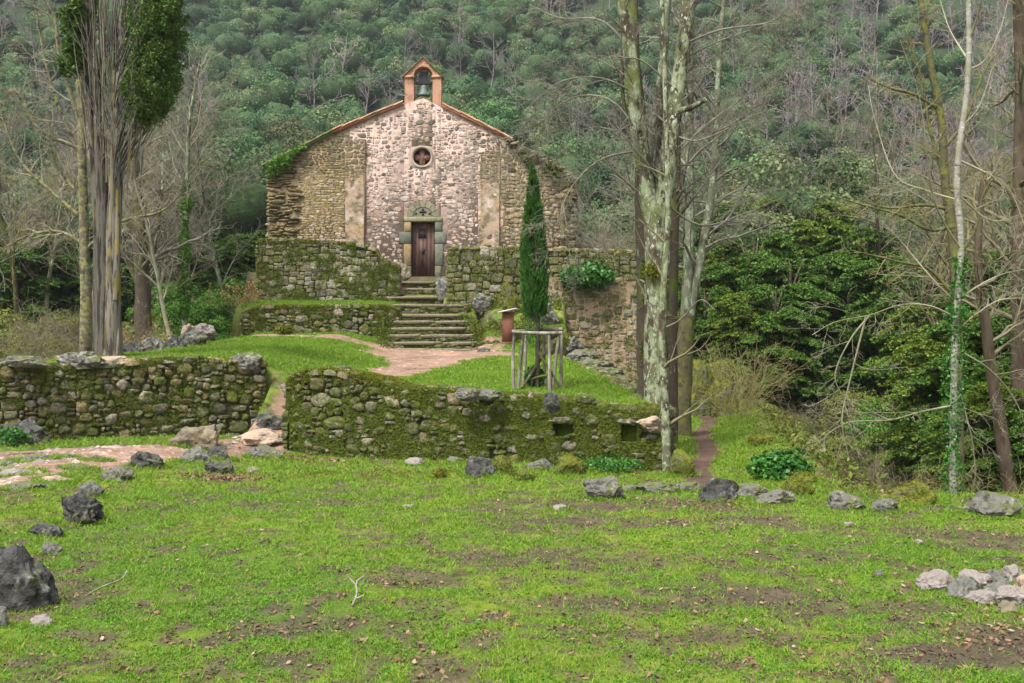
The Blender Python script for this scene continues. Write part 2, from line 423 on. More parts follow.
def masks(x, y):
    """path and bare-earth amounts"""
    n = fbm(x * 1.3, y * 1.3, s=21); n2 = fbm(x * 5, y * 5, s=25)
    d1 = seg(x, y, [(-8.5, 9.0), (-6.6, 10.3), (-6.2, 11.8), (-5.6, 13.6), (-4.7, 14.8), (-4.2, 15.6)], .85)      # lower rocky path
    d1b = seg(x, y, [(-14, 12.0), (-9.0, 12.9), (-6.0, 13.8)], 1.0)
    d2 = seg(x, y, [(-7.6, 27.7), (-5.4, 27.3), (-3.6, 26.6)], .55)      # upper path, tail to the left
    d2b = np.abs(x - np.interp(y, [16, 17.5, 22, 25, 27], [-3.7, -2.6, -2.1, -1.9, -2.0])) / np.interp(y, [16, 17.5, 22, 25, 27], [.4, .55, 1.1, 2.1, 2.3]) + ss(27.4, 28.2, y) * 4 + (1 - ss(14.5, 15.2, y)) * 4
    d2c = seg(x, y, [(-3.4, 17.2), (-4.0, 16.6), (-4.2, 15.4)], .45)
    d3 = np.abs(x - pathx(y) - .12 * np.sin(y * .9)) / .24 + (1 - ss(9.8, 11.0, y)) * 3 + (y > 30) * 5
    p = np.minimum.reduce([d1, d1b, d2, d2b, d2c, d3]) + (n - .5) * .9 + (n2 - .5) * .5
    path = 1 - ss(.75, 1.1, p)
    dirt = np.zeros(np.shape(x))
    for (a, b_, c, d) in DIRTW:
        dirt = np.maximum(dirt, 1 - ss(.3, 1.3, np.hypot((x - a) / c, (y - b_) / d) + (n - .5) * 1.6))
    dirt = dirt * ss(.30, .50, n2 * .45 + fbm(x * 7 + 2, y * 7, s=35, o=3) * .3 + fbm(x * 14, y * 14, s=31) * .25 + .02)
    dirt = np.maximum(dirt, ss(.53, .66, fbm(x * 2.1 + 9, y * 2.1, s=33)) * .9 * ss(.36, .55, n2)); dirt = np.maximum(dirt, ss(.56, .66, fbm(x * 8 + 3, y * 8, s=37, o=3)) * .9)
    return path, dirt * (1 - ss(30, 34, y))

def ground_col(x, y):
    path, dirt = masks(x, y)
    n = fbm(x * .8, y * .8, s=41)[..., None]
    f = fbm(x * 9, y * 9, s=43)[..., None]
    n = np.clip((n - .5) * 1.7 + .5, 0, 1)
    g = np.array((.06, .115, .008)) * (1 - n) + np.array((.15, .19, .014)) * n
    brown = np.array((.15, .10, .06)) * (.5 + f)
    g = g * (1 - ss(.58, .75, f) * .5) + brown * ss(.58, .75, f) * .5
    forest = np.array((.07, .06, .028)) * (.6 + .8 * f); hb_ = ss(40, 60, y)[..., None]; forest = forest * (1 - hb_) + np.array((.025, .042, .016)) * (.5 + f) * hb_
    fm = np.maximum(1 - ss(-9.2, -8.4, x), 0) * ss(15, 15.6, y)
    right = ss(0, 1.5, x - pathx(y) - .9) * ss(10.2, 11.6, y)
    fm = np.maximum(fm, right * .8)
    fm = np.maximum(fm, ss(31, 33, y))
    fm = np.clip(fm, 0, 1)[..., None]
    # moss-yellow banks beside the right path
    yb = (ss(10.3, 11.5, y) * (1 - ss(26, 29, y)) * ss(1.8, 2.6, x) * (1 - ss(1.2, 2.2, x - pathx(y))))[..., None]
    g = g * (1 - yb * .65) + (np.array((.2, .17, .035)) * (.6 + .8 * f)) * yb * .65
    c = g * (1 - fm) + forest * fm
    c = c * (1 - dirt[..., None] * .9) + (np.array((.065, .046, .034)) * (.35 + .7 * f + .7 * fbm(x * 40, y * 40, s=49, o=2)[..., None])) * dirt[..., None] * .9
    f2 = fbm(x * 22, y * 22, s=47, o=3)[..., None]; n6 = fbm(x * 1.6, y * 1.6, s=48)[..., None]; pc = np.array((.225, .14, .098)) * (.45 + .7 * f + .5 * f2) * (.55 + .9 * n6)
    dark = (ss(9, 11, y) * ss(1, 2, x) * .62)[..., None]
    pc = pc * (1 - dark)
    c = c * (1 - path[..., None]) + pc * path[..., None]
    return c, path

def build_ground():
    xs = np.concatenate([np.linspace(-700, -60, 14)[:-1], np.linspace(-60, -12, 60)[:-1], np.arange(-12, 12.01, .08), np.linspace(12, 60, 60)[1:], np.linspace(60, 700, 14)[1:]])
    ys = np.concatenate([np.linspace(-600, -5, 10)[:-1], np.linspace(-5, 3, 12)[:-1], np.arange(3, 33.01, .08), np.linspace(33, 60, 50)[1:], np.linspace(60, 260, 90)[1:], np.linspace(260, 700, 8)[1:]])
    X, Y = np.meshgrid(xs, ys)
    Z = H(X, Y)
    Cc, path = ground_col(X, Y)
    far = np.hypot(X, Y) > 40
    V = np.stack([X, Y, Z], -1).reshape(-1, 3); Cc = Cc.reshape(-1, 3)
    nx = len(xs); ny = len(ys)
    i = np.arange(ny - 1)[:, None] * nx + np.arange(nx - 1)[None]
    F = np.stack([i, i + 1, i + nx + 1, i + nx], -1)
    pm = path[:-1, :-1] > .5
    hm = (Y[:-1, :-1] >= 36)
    for nm, mk in (('ground', ~pm & ~hm), ('path', pm & ~hm), ('hillside', hm)):
        f = F[mk].reshape(-1, 4)
        u, inv = np.unique(f, return_inverse=True)
        b = B(); b.add(V[u], inv.reshape(-1, 4), Cc[u])
        tag(obj(nm, b, M['ground'], smooth=True), kind='structure')
build_ground()

# ------------------------------------------------------------------ stones
def stone_piece(b, mapf, cu, cv, w, h, bulge, rng, col, k=9, square=False):
    a = (np.arange(k) + rng.uniform(-.25, .25, k)) * 2 * math.pi / k
    e = rng.uniform(.5, 1.0)
    cx = np.sign(np.cos(a)) * np.abs(np.cos(a)) ** e; cy = np.sign(np.sin(a)) * np.abs(np.sin(a)) ** e
    if square: k2 = 12; k = 12; a = (np.arange(12) + .5 + rng.uniform(-.1, .1, 12)) * math.pi / 6; cx = np.sign(np.cos(a)) * np.abs(np.cos(a)) ** .3; cy = np.sign(np.sin(a)) * np.abs(np.sin(a)) ** .3
    j = rng.uniform(.9, 1.05, k) if square else rng.uniform(.74, 1.14, k)
    cx = cx * j; cy = cy * j
    rt, sk = (rng.normal(0, .03), rng.normal(0, .04)) if square else (rng.normal(0, .14), rng.normal(0, .12))
    cx, cy = cx * math.cos(rt) - cy * math.sin(rt) * h / w + cy * sk, cx * math.sin(rt) * w / h * .6 + cy * math.cos(rt)
    rings = [(1.0, -.06), (1.0, bulge * .4), (.8, bulge * .85), (.45, bulge)]
    tu, tv = rng.uniform(-.5, .5, 2) * bulge
    U, Vv, Dd = [], [], []
    for (sc, d) in rings:
        U.append(cu + cx * sc * w / 2); Vv.append(cv + cy * sc * h / 2)
        Dd.append(np.full(k, d) + (0 if d < 0 else 1) * (tu * cx + tv * cy) * sc * .8 + (rng.uniform(-.3, .3, k) * bulge if d > 0 else 0))
    U.append([cu]); Vv.append([cv]); Dd.append([bulge * 1.02])
    P = mapf(np.concatenate(U), np.concatenate(Vv), np.concatenate(Dd))
    jn = np.arange(k); F = []
    for r_ in range(3):
        o = r_ * k
        F.append(np.stack([o + jn, o + (jn + 1) % k, o + k + (jn + 1) % k, o + k + jn], -1))
    b.add(P, np.concatenate(F), col)
    b.p.append((np.zeros((0, 3), np.float32), np.stack([3 * k + jn, 3 * k + (jn + 1) % k, np.full(k, 4 * k)], -1).astype(np.int32) - (4 * k + 1), None, 0))

def pack(W, Hh, cell, sizes, rng):
    nu, nv = max(1, int(round(W / cell))), max(1, int(round(Hh / cell)))
    occ = np.zeros((nv, nu), bool); out = []
    wts = np.array([s_[2] for s_ in sizes], float); wts /= wts.sum()
    for v in range(nv):
        for u in range(nu):
            if occ[v, u]: continue
            for t in range(5):
                w, h, _ = sizes[rng.choice(len(sizes), p=wts)]
                if u + w <= nu and v + h <= nv and not occ[v:v + h, u:u + w].any(): break
            else:
                w = h = 1
                if u + 2 <= nu and not occ[v, u + 1]: w = 2
            occ[v:v + h, u:u + w] = True
            out.append(((u + w / 2) * cell, (v + h / 2) * cell, w * cell, h * cell))
    return out

SZ = [(2, 1, 5), (3, 2, 5), (2, 2, 5), (4, 2, 2), (4, 3, 1.5), (3, 3, 1.5), (5, 3, .6), (3, 1, 3), (1, 1, 5)]
def stones(b, mapf, W, Hh, cell, sizes, rng, colf, mask=None, gap=1.03, bulge=.05, warp=.09, square=False):
    for (cu, cv, w, h) in pack(W, Hh, cell, sizes, rng):
        if mask is not None and not mask(cu, cv, w, h): continue
        wu = (mnoise.noise(Vector((cu * .9, cv * .9, 3.1))) * warp * 2); wv = (mnoise.noise(Vector((cu * .7, cv * .9, 9.1))) * warp * 2)
        stone_piece(b, mapf, cu + wu, cv + wv, w * gap, h * gap, bulge * rng.uniform(.5, 1.5), rng, colf(cu, cv, rng), square=square)

GREYS = [(.2, .185, .13), (.26, .235, .17), (.13, .12, .08), (.17, .15, .085), (.3, .27, .2), (.2, .155, .09), (.10, .095, .06), (.15, .145, .085)]
def mossy_col(amount, warm=0.0):
    def f(u, v, rng):
        c = np.array(GREYS[rng.randint(len(GREYS))]) * rng.uniform(.8, 1.2)
        if rng.rand() < warm: c = c * np.array((1.15, 1.0, .7))
        if rng.rand() < amount: c = c * .45 + np.array((.075, .09, .015)) * .6
        return c
    return f

def wall(name, label, P0, P1, th, top, colf, holes=(), group=None, cell=.085, seed=1, sizes=SZ, back=False, moss=(12000, .5), cap=True, zb=None, bulge=.05, mosssize=.022, mat_moss='moss', ends=True, parent=None, gap=1.04, square=False):
    rng = R0(seed)
    P0 = np.array(P0, float); P1 = np.array(P1, float)
    Lh = np.hypot(*(P1 - P0)); d = (P1 - P0) / Lh; n = np.array((d[1], -d[0]))      # n looks at the camera side
    g = lambda u: H(P0[0] + d[0] * u + n[0] * .15, P0[1] + d[1] * u + n[1] * .15) - .12 if zb is None else np.zeros(np.shape(u)) + zb
    root = thing(name, label, 'stone wall', group=group) if parent is None else parent
    nu = max(4, int(Lh / .09)); nv = 22; ntp = 6
    us = np.linspace(0, Lh, nu); bot = g(us); tp = top(us)
    vs = np.linspace(0, 1, nv)
    Uf = np.repeat(us[:, None], nv, 1); Zf = bot[:, None] * (1 - vs) + (tp - .05)[:, None] * vs
    dep = (fbm(Uf * 2, Zf * 2, s=seed) - .5) * .1 - .03
    for (hu0, hu1, hz0, hz1) in holes:
        ins = (Uf > hu0) & (Uf < hu1) & (Zf > hz0) & (Zf < hz1)
        dep = np.where(ins, -.42, dep)
    Ut = np.repeat(us[:, None], ntp, 1); tt = np.linspace(0, 1, ntp)[None]
    Zt = (tp - .05)[:, None] + .05 * np.sin(tt * math.pi) + (fbm(Ut * 2, tt * 2 * np.ones_like(Ut), s=seed + 4) - .5) * .05
    Dt = -.04 - tt * (th - .08) * np.ones_like(Ut)
    Ub = np.repeat(us[:, None], 2, 1); Zb = np.stack([tp - .08, bot], 1); Db = np.full_like(Ub, -th)
    UU = np.concatenate([Uf, Ut, Ub], 1); ZZ = np.concatenate([Zf, Zt, Zb], 1); DD = np.concatenate([dep, Dt, Db], 1)
    def mp(u, z, dp): return np.stack([P0[0] + d[0] * u + n[0] * dp, P0[1] + d[1] * u + n[1] * dp, z], -1)
    V = mp(UU, ZZ, DD); m_ = UU.shape[1]
    i = np.arange(nu - 1)[:, None] * m_ + np.arange(m_ - 1)[None]
    F = np.stack([i, i + m_, i + m_ + 1, i + 1], -1).reshape(-1, 4)
    b = B(); b.add(V.reshape(-1, 3), F)
    b.add(V[0], np.arange(m_)); b.add(V[-1], np.arange(m_)[::-1])
    obj('wall_core', b, M['wall_core'], root)
    sb = B()
    zmin = float(bot.min()); Ht = float(tp.max()) - zmin
    def mask(u, v, w, h):
        z = zmin + v; uc = min(max(u, 0), Lh)
        if z + h * .3 > np.interp(uc, us, tp) or z + h * .6 < np.interp(uc, us, bot): return False
        for (a0, a1, b0, b1) in holes:
            if a0 - w * .3 < u < a1 + w * .3 and b0 - h * .35 < z < b1 + h * .35: return False
        return True
    stones(sb, lambda u, v, dp: mp(np.clip(u, -.03, Lh + .03), zmin + v, dp), Lh, Ht, cell, sizes, rng, colf, mask, bulge=bulge, gap=gap, square=square)
    for (a0, a1, b0, b1) in holes:       # lintel and sill stone
        stone_piece(sb, lambda u, v, dp: mp(u, v, dp), (a0 + a1) / 2, b1 + .05, (a1 - a0) * 1.6, .11, .06, rng, np.array((.26, .23, .17)))
    if cap:
        tz = lambda u: np.interp(u, us, tp) - .02
        stones(sb, lambda u, v, dp: mp(u, tz(u) + dp, -v), Lh, th, .11, SZ, rng, colf, None, bulge=.05)
    if ends:
        for (uu, sg) in ((0, -1), (Lh, 1)):
            zt = float(np.interp(uu, us, tp)); z0 = float(np.interp(uu, us, bot))
            stones(sb, lambda u, v, dp: mp(uu + sg * dp, z0 + v, -(u if sg > 0 else th - u)), th, max(.2, zt - z0), cell, SZ, rng, colf, None, bulge=bulge)
    if back:
        stones(sb, lambda u, v, dp: mp(Lh - u, zmin + v, -th - dp), Lh, Ht, .12, SZ, rng, colf, lambda u, v, w, h: mask(Lh - u, v, w, h), bulge=bulge)
    obj('stonework', sb, M['stone'], root)
    if moss[0]:
        q = moss[0] * 2
        u = rng.uniform(0, Lh, q); f = rng.rand(q); tu = np.interp(u, us, tp); bu = np.interp(u, us, bot)
        ontop = rng.rand(q) < (th / (th + Ht)) * 1.3
        z = np.where(ontop, tu + .015, bu + f * (tu - bu)); dp = np.where(ontop, -f * th, rng.uniform(-.01, .05, q))
        nn = fbm(u * 1.6, z * 2.2 + dp * 2, s=seed + 9, o=3) + (fbm(u * 6, z * 6, s=seed + 29, o=2) - .5) * .45 + (z - bu) / (tu - bu + .01) * .05 + ontop * .08
        ok = nn > (1 - moss[1]) * .5 + .25
        for (a0, a1, b0, b1) in holes: ok &= ~((u > a0) & (u < a1) & (z > b0) & (z < b1) & ~ontop)
        mb = B(); P = mp(u[ok], z[ok], dp[ok])
        out = np.tile(np.array((n[0], n[1], .6)), (len(P), 1))
        leaves(mb, P, mosssize, rng, out=out, aspect=1.0, tri=True)
        tag(obj('moss', mb, M[mat_moss], root), kind='stuff')
        q = int(moss[0] * .6); u = rng.uniform(0, Lh, q); v = rng.uniform(-.06, th, q); tu = np.interp(u, us, tp)
        nn = fbm(u * 1.3, v * 2, s=seed + 19, o=3); ok = nn > .47; drop = np.where(v < .05, rng.rand(q) ** 2 * .22, 0)
        P = mp(u, tu - .01 + (nn - .45) * .25 * rng.rand(q) - drop, -np.maximum(v, -.07))[ok]
        mb = B(); leaves(mb, P, mosssize * .9, rng, up=.8, tri=True)
        tag(obj('top_moss', mb, M['moss_bright'], root), kind='stuff')
    return root

# left field wall
topL = lambda u: 1.36 + .04 * np.sin(u * 1.7) + (fbm(u * 1.5, 0 * u, s=2) - .5) * .1 + .0 * u
wall('field_wall', 'long lichened rubble wall under the old grey tree, left of the gap', (-10.6, 14.6), (-4.68, 17.0), .55, lambda u: topL(u) - .02, mossy_col(.3, .3), seed=11, cell=.075, moss=(70000, .46), back=True)
# front retaining wall
def topF(u):
    return np.interp(u, [0, .35, .9, 1.5, 2.1, 3.2, 4.5, 6.2], [1.02, 1.2, 1.24, 1.13, .96, .92, .84, .68]) + (fbm(u * 1.7, 0 * u, s=6) - .5) * .08
def hole_at(px0, px1, py0, py1, P0, P1):
    d = (P1[0] - P0[0], P1[1] - P0[1]); Ln = math.hypot(*d)
    def uu(px):
        k = (px - 512) / FPX; t = (P0[0] - k * P0[1]) / (k * d[1] - d[0]); return t * Ln
    D = P0[1] + uu((px0 + px1) / 2) / Ln * d[1]
    return (uu(px0), uu(px1), CAMZ - (py1 - 341.5) / FPX * D, CAMZ - (py0 - 341.5) / FPX * D)
FW0, FW1 = (-3.76, 15.05), (2.22, 12.95)
wall('retaining_wall', 'long moss-covered stone wall with two square holes below the staked cypress', FW0, FW1, .5, topF, mossy_col(.8, .08), seed=21, bulge=.05, cell=.075,
     holes=[hole_at(553, 575, 423, 437, FW0, FW1), hole_at(621, 638, 424, 442, FW0, FW1)], moss=(280000, .84), mosssize=.021)
# side wall of the upper lawn running back to the tall wall
wall('side_wall', 'low rubble wall running back from the end of the mossy wall', (2.3, 13.5), (1.75, 26.5), .4, lambda u: np.interp(u, [0, 4, 12.7], [.66, .95, 1.35]), mossy_col(.4, .2), seed=31, moss=(12000, .5))
# low wall below the ledge
wall('ledge_wall', 'low mossy wall under the grass ledge left of the stone steps', (-8.6, 28.6), (-3.6, 28.5), .4, lambda u: np.interp(u, [0, .5, 4.6, 5], [2.6, 2.82, 2.84, 2.7]), mossy_col(.55, .1), seed=41, cell=.1, moss=(45000, .62), mosssize=.035)
# terrace walls
def tcol(u, v, rng):
    c = np.array(GREYS[rng.randint(len(GREYS))]) * rng.uniform(.85, 1.25)
    if rng.rand() < .4: c = c * .5 + np.array((.13, .12, .03)) * .6
    return c
SZT = [(3, 2, 4), (4, 3, 5), (3, 3, 3), (5, 3, 3), (5, 4, 2), (2, 2, 3), (2, 1, 2), (4, 2, 3)]
wall('terrace_wall', 'squared stone terrace wall left of the chapel door with a moss-covered top', (-8.8, 31.0), (-3.9, 31.0), .5,
     lambda u: np.interp(u, [0, .4, 3.3, 4.2, 4.25, 4.9], [5.16, 5.25, 5.1, 4.85, 4.6, 4.3]), tcol, seed=51, cell=.085, sizes=SZT, moss=(36000, .42), mosssize=.035, zb=2.95, square=True, gap=.98, bulge=.03)
def tallcol(u, v, rng):
    c = np.array([(.3, .22, .14), (.25, .18, .11), (.34, .27, .18), (.2, .155, .09), (.28, .24, .17)][rng.randint(5)]) * rng.uniform(.85, 1.2)
    if v > 3.3 or u < 2.4:
        c = np.array(GREYS[rng.randint(len(GREYS))]); 
        if rng.rand() < .6: c = c * .4 + np.array((.13, .125, .03)) * .6
    return c
tw = wall('tall_wall', 'tall buff rubble terrace wall behind the cypress with an ivy patch', (-2.15, 30.0), (4.25, 30.0), .55,
     lambda u: np.interp(u, [0, .3, 6.4], [4.75, 4.86, 4.72]), tallcol, seed=61, cell=.085, sizes=SZT, moss=(20000, .40), mosssize=.04, zb=-.9, bulge=.03, holes=[(5.45, 5.65, 3.35, 3.62)], gap=.95, square=True)
# plaster over the lower part of the tall wall: one uneven skin between the stones
def skin(x0, x1, z0, z1, y, nm, m, parent, thr=0, seed=0, amp=.03, step=.06):
    xs = np.arange(x0, x1, step); zs = np.arange(z0, z1, step)
    X, Z = np.meshgrid(xs, zs); Yy = y - (fbm(X * 1.1, Z * 1.1, s=seed) - .5) * amp * 2 - (fbm(X * 6, Z * 6, s=seed + 3) - .5) * amp
    V = np.stack([X, Yy, Z], -1).reshape(-1, 3); nx = len(xs)
    i = np.arange(len(zs) - 1)[:, None] * nx + np.arange(nx - 1)[None]
    b = B(); b.add(V, np.stack([i, i + 1, i + nx + 1, i + nx], -1).reshape(-1, 4))
    return obj(nm, b, m, parent, smooth=True)
M['buff'] = mat('buff', (.3, .215, .14), layers=[((.2, .15, .09), 1.2, .45, .7), ((.4, .3, .22), 2.2, .58, .74)], vary=(9, .75, 1.15), bump=(9, .9, .04))
skin(.6, 4.2, -.9, 3.9, 29.985, 'plaster', M['buff'], tw, seed=3, amp=.035)

# ------------------------------------------------------------------ church
ch = thing('chapel', 'small stone chapel with a brick bell gable above stone terraces', 'chapel')
YF = 34.4
def cx(px): return (px - 512) / FPX * YF
def cz(py): return CAMZ - (py - 341.5) / FPX * YF
OUT = [(268, 167), (335, 133), (404, 105), (423, 98), (441, 107), (478, 123), (510, 141), (560, 167), (577, 180)]
OX = np.array([cx(a) for a, _ in OUT]); OZ = np.array([cz(b_) for _, b_ in OUT])
topC = lambda x: np.interp(x, OX, OZ)
DX0, DX1, DZ0, DZ1 = cx(411), cx(435), 4.12, cz(222)
OCX, OCZ, OCR = cx(422), cz(157), .34
hb = B()
def strip(xa, xb, za, zb=None, y0=YF, y1=YF + .7):
    zl, zr = (topC(xa), topC(xb)) if zb is None else (zb, zb)
    V = [(xa, y0, za), (xb, y0, za), (xb, y1, za), (xa, y1, za), (xa, y0, zl), (xb, y0, zr), (xb, y1, zr), (xa, y1, zl)]
    hb.add(V, [(0,3,2,1),(4,5,6,7),(0,1,5,4),(1,2,6,5),(2,3,7,6),(3,0,4,7)], None, 0 if cx(350) < (xa + xb) / 2 < cx(500) else 1)
Z0 = 4.0
br = sorted(set([float(q) for q in OX] + [cx(350), cx(500)] + [DX0 - .02, DX1 + .02, OCX - .4, OCX + .4]))
for a, c in zip(br[:-1], br[1:]):
    mid = (a + c) / 2
    segs = [(Z0, None)]
    if DX0 - .03 < mid < DX1 + .03: segs = [(DZ1 + .02, None)]
    if OCX - .4 < mid < OCX + .4:
        segs = [(segs[0][0], OCZ - .4), (OCZ + .4, None)]
    for (z0, z1) in segs: strip(a, c, z0, z1)
M['mortar_old'] = mat('mortar_old', (.27, .2, .12), layers=[((.13, .11, .055), 1.0, .4, .6), ((.36, .27, .2), 1.3, .6, .75)], vary=(8, .7, 1.15), bump=(12, .8, .04))
obj('wall', hb, [M['mortar'], M['mortar_old']], ch)
nb = B()   # nave and aisles behind the front
for a, c in zip(OX[:-1], OX[1:]):
    zl, zr = topC(a) - .3, topC(c) - .3
    y0, y1 = YF + .7, YF + 9
    V = [(a, y0, Z0), (c, y0, Z0), (c, y1, Z0), (a, y1, Z0), (a, y0, zl), (c, y0, zr), (c, y1, zr), (a, y1, zl)]
    nb.add(V, [(0,3,2,1),(4,5,6,7),(0,1,5,4),(1,2,6,5),(2,3,7,6),(3,0,4,7)])
obj('nave', nb, M['mortar'], ch)
rng = R0(77)
XB = [cx(268), cx(297), cx(345), cx(367), cx(478), cx(503), cx(577)]
def ccol(u, v, rg):
    x = u + OX[0]; z = v + Z0; r = rg.rand()
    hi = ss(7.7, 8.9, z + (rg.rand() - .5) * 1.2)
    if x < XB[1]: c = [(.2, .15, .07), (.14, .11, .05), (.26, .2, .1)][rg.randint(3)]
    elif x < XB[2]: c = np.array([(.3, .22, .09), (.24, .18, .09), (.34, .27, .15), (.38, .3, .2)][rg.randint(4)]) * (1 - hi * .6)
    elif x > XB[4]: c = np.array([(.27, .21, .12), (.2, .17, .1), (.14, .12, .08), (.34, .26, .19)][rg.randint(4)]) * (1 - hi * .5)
    else: c = [(.3, .24, .2), (.17, .145, .12), (.38, .28, .21), (.46, .35, .3), (.4, .31, .25), (.42, .31, .24), (.42, .34, .3), (.22, .18, .15), (.5, .4, .35), (.13, .115, .095)][rg.randint(10)]
    if z < 5.7 + (rg.rand() - .5) * .5 and XB[1] < x < XB[2]: c = np.array((.42, .32, .27))
    return np.array(c) * rg.uniform(.85, 1.15)
def in_surround(x, z): return (cx(400) < x < cx(447) and z < cz(205)) 
def cmask(kind):
    def f(u, v, w, h):
        x = u + OX[0]; z = v + Z0
        if z + h * .6 > topC(x) - .04: return False
        if in_surround(x, z): return False
        if math.hypot(x - OCX, z - OCZ) < .52: return False
        if XB[2] < x < XB[3] and z < 9.2: return kind == 'pil' 
        if XB[4] < x < XB[5] and 6.0 < z < 8.5: return kind == 'pil'
        k = 'flank' if x < XB[1] else 'coursed' if x < XB[2] else 'right' if x > XB[5] else 'centre'
        return k == kind
    return f
cmap = lambda u, v, dp: np.stack([u + OX[0], YF - dp, v + Z0], -1)
Wc, Hc = OX[-1] - OX[0], 6.8
sb = B()
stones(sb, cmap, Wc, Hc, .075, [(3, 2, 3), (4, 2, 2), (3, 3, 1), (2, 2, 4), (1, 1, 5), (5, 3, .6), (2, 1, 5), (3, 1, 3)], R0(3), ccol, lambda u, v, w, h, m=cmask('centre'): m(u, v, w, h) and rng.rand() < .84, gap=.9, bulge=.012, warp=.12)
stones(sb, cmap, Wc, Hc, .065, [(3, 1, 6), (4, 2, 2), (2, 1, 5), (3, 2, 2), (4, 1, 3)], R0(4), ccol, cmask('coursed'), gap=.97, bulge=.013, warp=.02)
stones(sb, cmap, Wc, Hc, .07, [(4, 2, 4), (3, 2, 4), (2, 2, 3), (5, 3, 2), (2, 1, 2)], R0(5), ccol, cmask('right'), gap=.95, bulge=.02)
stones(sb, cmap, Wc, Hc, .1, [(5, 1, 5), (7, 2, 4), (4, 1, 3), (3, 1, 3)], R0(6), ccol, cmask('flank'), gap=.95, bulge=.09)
stones(sb, cmap, Wc, Hc, .12, [(3, 3, 4), (2, 2, 3), (4, 3, 2)], R0(7), lambda u, v, rg: np.array((.46, .34, .25)) * rg.uniform(.85, 1.05), cmask('pil'), gap=.97, bulge=.012)
# left and right sides of the chapel
for (xx, sg, zt) in ((OX[0], -1, 8.1), (OX[-1], 1, 7.9)):
    stones(sb, lambda u, v, dp: np.stack([xx + sg * dp + 0 * u, YF + (u if sg > 0 else 9 - u), v + Z0], -1), 9, zt - Z0, .12, SZT, R0(8), lambda u, v, rg: np.array((.22, .18, .1)) * rg.uniform(.7, 1.3), None, bulge=.06)
obj('stonework', sb, M['church_stone'], ch)
# ragged right edge buttress
eb = B()
stones(eb, lambda u, v, dp: np.stack([cx(545) + u, YF - .25 - dp, v + Z0], -1), 1.25, 3.75, .1, [(4, 2, 4), (5, 2, 3), (3, 1, 3), (3, 2, 3)], R0(9), lambda u, v, rg: np.array((.2, .16, .09)) * rg.uniform(.6, 1.35), lambda u, v, w, h: v < 3.75 - u * .5 and v > 2.2 - ((u * 7.3) % 1) * 1.5 + (0 if u > .6 else 9) or (u > .85), bulge=.12)
eb.box((cx(545) + .6, YF - .25, Z0), (cx(545) + 1.2, YF + .5, 7.3), (.12, .1, .05))
obj('buttress', eb, M['church_stone'], ch)
M['plaster'] = mat('plaster', (.37, .275, .2), layers=[((.35, .24, .12), 1.1, .45, .62), ((.47, .38, .32), 1.8, .55, .7), ((.15, .125, .07), 2.6, .5, .62)], vary=(7, .7, 1.12), bump=(9, .8, .03))
# pilasters of flush blocks stand a little proud
for nm_, x0_, x1_, z0_, z1_, pr_ in (('pilaster', XB[2] + .02, XB[3] - .06, 4.1, 9.35, .09), ('pilaster', XB[4] + .1, XB[5] - .12, 4.2, 8.9, .05)):
    pb = B(); pb.box((x0_, YF - pr_, z0_), (x1_, YF - .001, z1_), (.27, .19, .13))
    def pcol(u, v, rg, z0_=z0_):
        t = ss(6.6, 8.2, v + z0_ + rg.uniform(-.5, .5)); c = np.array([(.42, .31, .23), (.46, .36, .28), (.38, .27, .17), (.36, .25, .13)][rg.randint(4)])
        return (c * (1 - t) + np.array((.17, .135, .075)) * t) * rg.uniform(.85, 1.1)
    zp = 7.6 if x0_ < -4 else 7.3
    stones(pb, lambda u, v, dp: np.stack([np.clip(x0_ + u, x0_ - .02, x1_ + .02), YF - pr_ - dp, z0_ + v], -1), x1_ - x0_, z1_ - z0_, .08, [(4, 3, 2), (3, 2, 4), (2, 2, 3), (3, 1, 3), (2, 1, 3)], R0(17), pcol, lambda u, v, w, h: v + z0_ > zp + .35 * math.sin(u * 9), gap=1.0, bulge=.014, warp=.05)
    po = obj(nm_, pb, M['church_stone'], ch)
    skin(x0_ + .01, x1_ - .01, z0_, zp + .5, YF - pr_ - .012, 'plaster', M['plaster'], po, seed=5, amp=.022, step=.05)
# oculus: round stone ring filling the square opening, pane cross in it
ob = B()
k = 32; a = np.arange(k) * 2 * math.pi / k
sq = .42 / np.maximum(np.abs(np.cos(a)), np.abs(np.sin(a)))
def ringf(rads, yv): return np.stack([OCX + np.cos(a) * rads, np.full(k, yv), OCZ + np.sin(a) * rads], -1)
L_ = [ringf(sq, YF + .02), ringf(np.full(k, .42), YF - .05), ringf(np.full(k, OCR), YF - .04), ringf(np.full(k, OCR), YF + .4), ringf(sq, YF + .42)]
V = np.concatenate(L_); j = np.arange(k)
ob.add(V, np.concatenate([np.stack([r * k + j, r * k + (j + 1) % k, (r + 1) * k + (j + 1) % k, (r + 1) * k + j], -1) for r in range(4)]))
M['ringstone'] = mat('ringstone', (.32, .255, .2), layers=[((.25, .2, .16), 4, .5, .7)], bump=(12, .6, .01))
oc = obj('oculus', ob, M['ringstone'], ch, smooth=False)
M['dark_glass'] = mat('dark_glass', (.035, .012, .012), rough=.35)
gb = B(); gb.add(ringf(np.full(k, OCR + .02), YF + .3), np.arange(k)); obj('pane', gb, M['dark_glass'], oc)
xb = B(); xb.box((OCX - .07, YF + .1, OCZ - .24), (OCX + .07, YF + .2, OCZ + .24)); xb.box((OCX - .24, YF + .103, OCZ - .065), (OCX - .072, YF + .197, OCZ + .065)); xb.box((OCX + .072, YF + .103, OCZ - .065), (OCX + .24, YF + .197, OCZ + .065))
for (ax, az) in ((0, .2), (0, -.2), (.2, 0), (-.2, 0)): xb.box((OCX + ax - .095, YF + .11, OCZ + az - .095), (OCX + ax + .095, YF + .19, OCZ + az + .095))
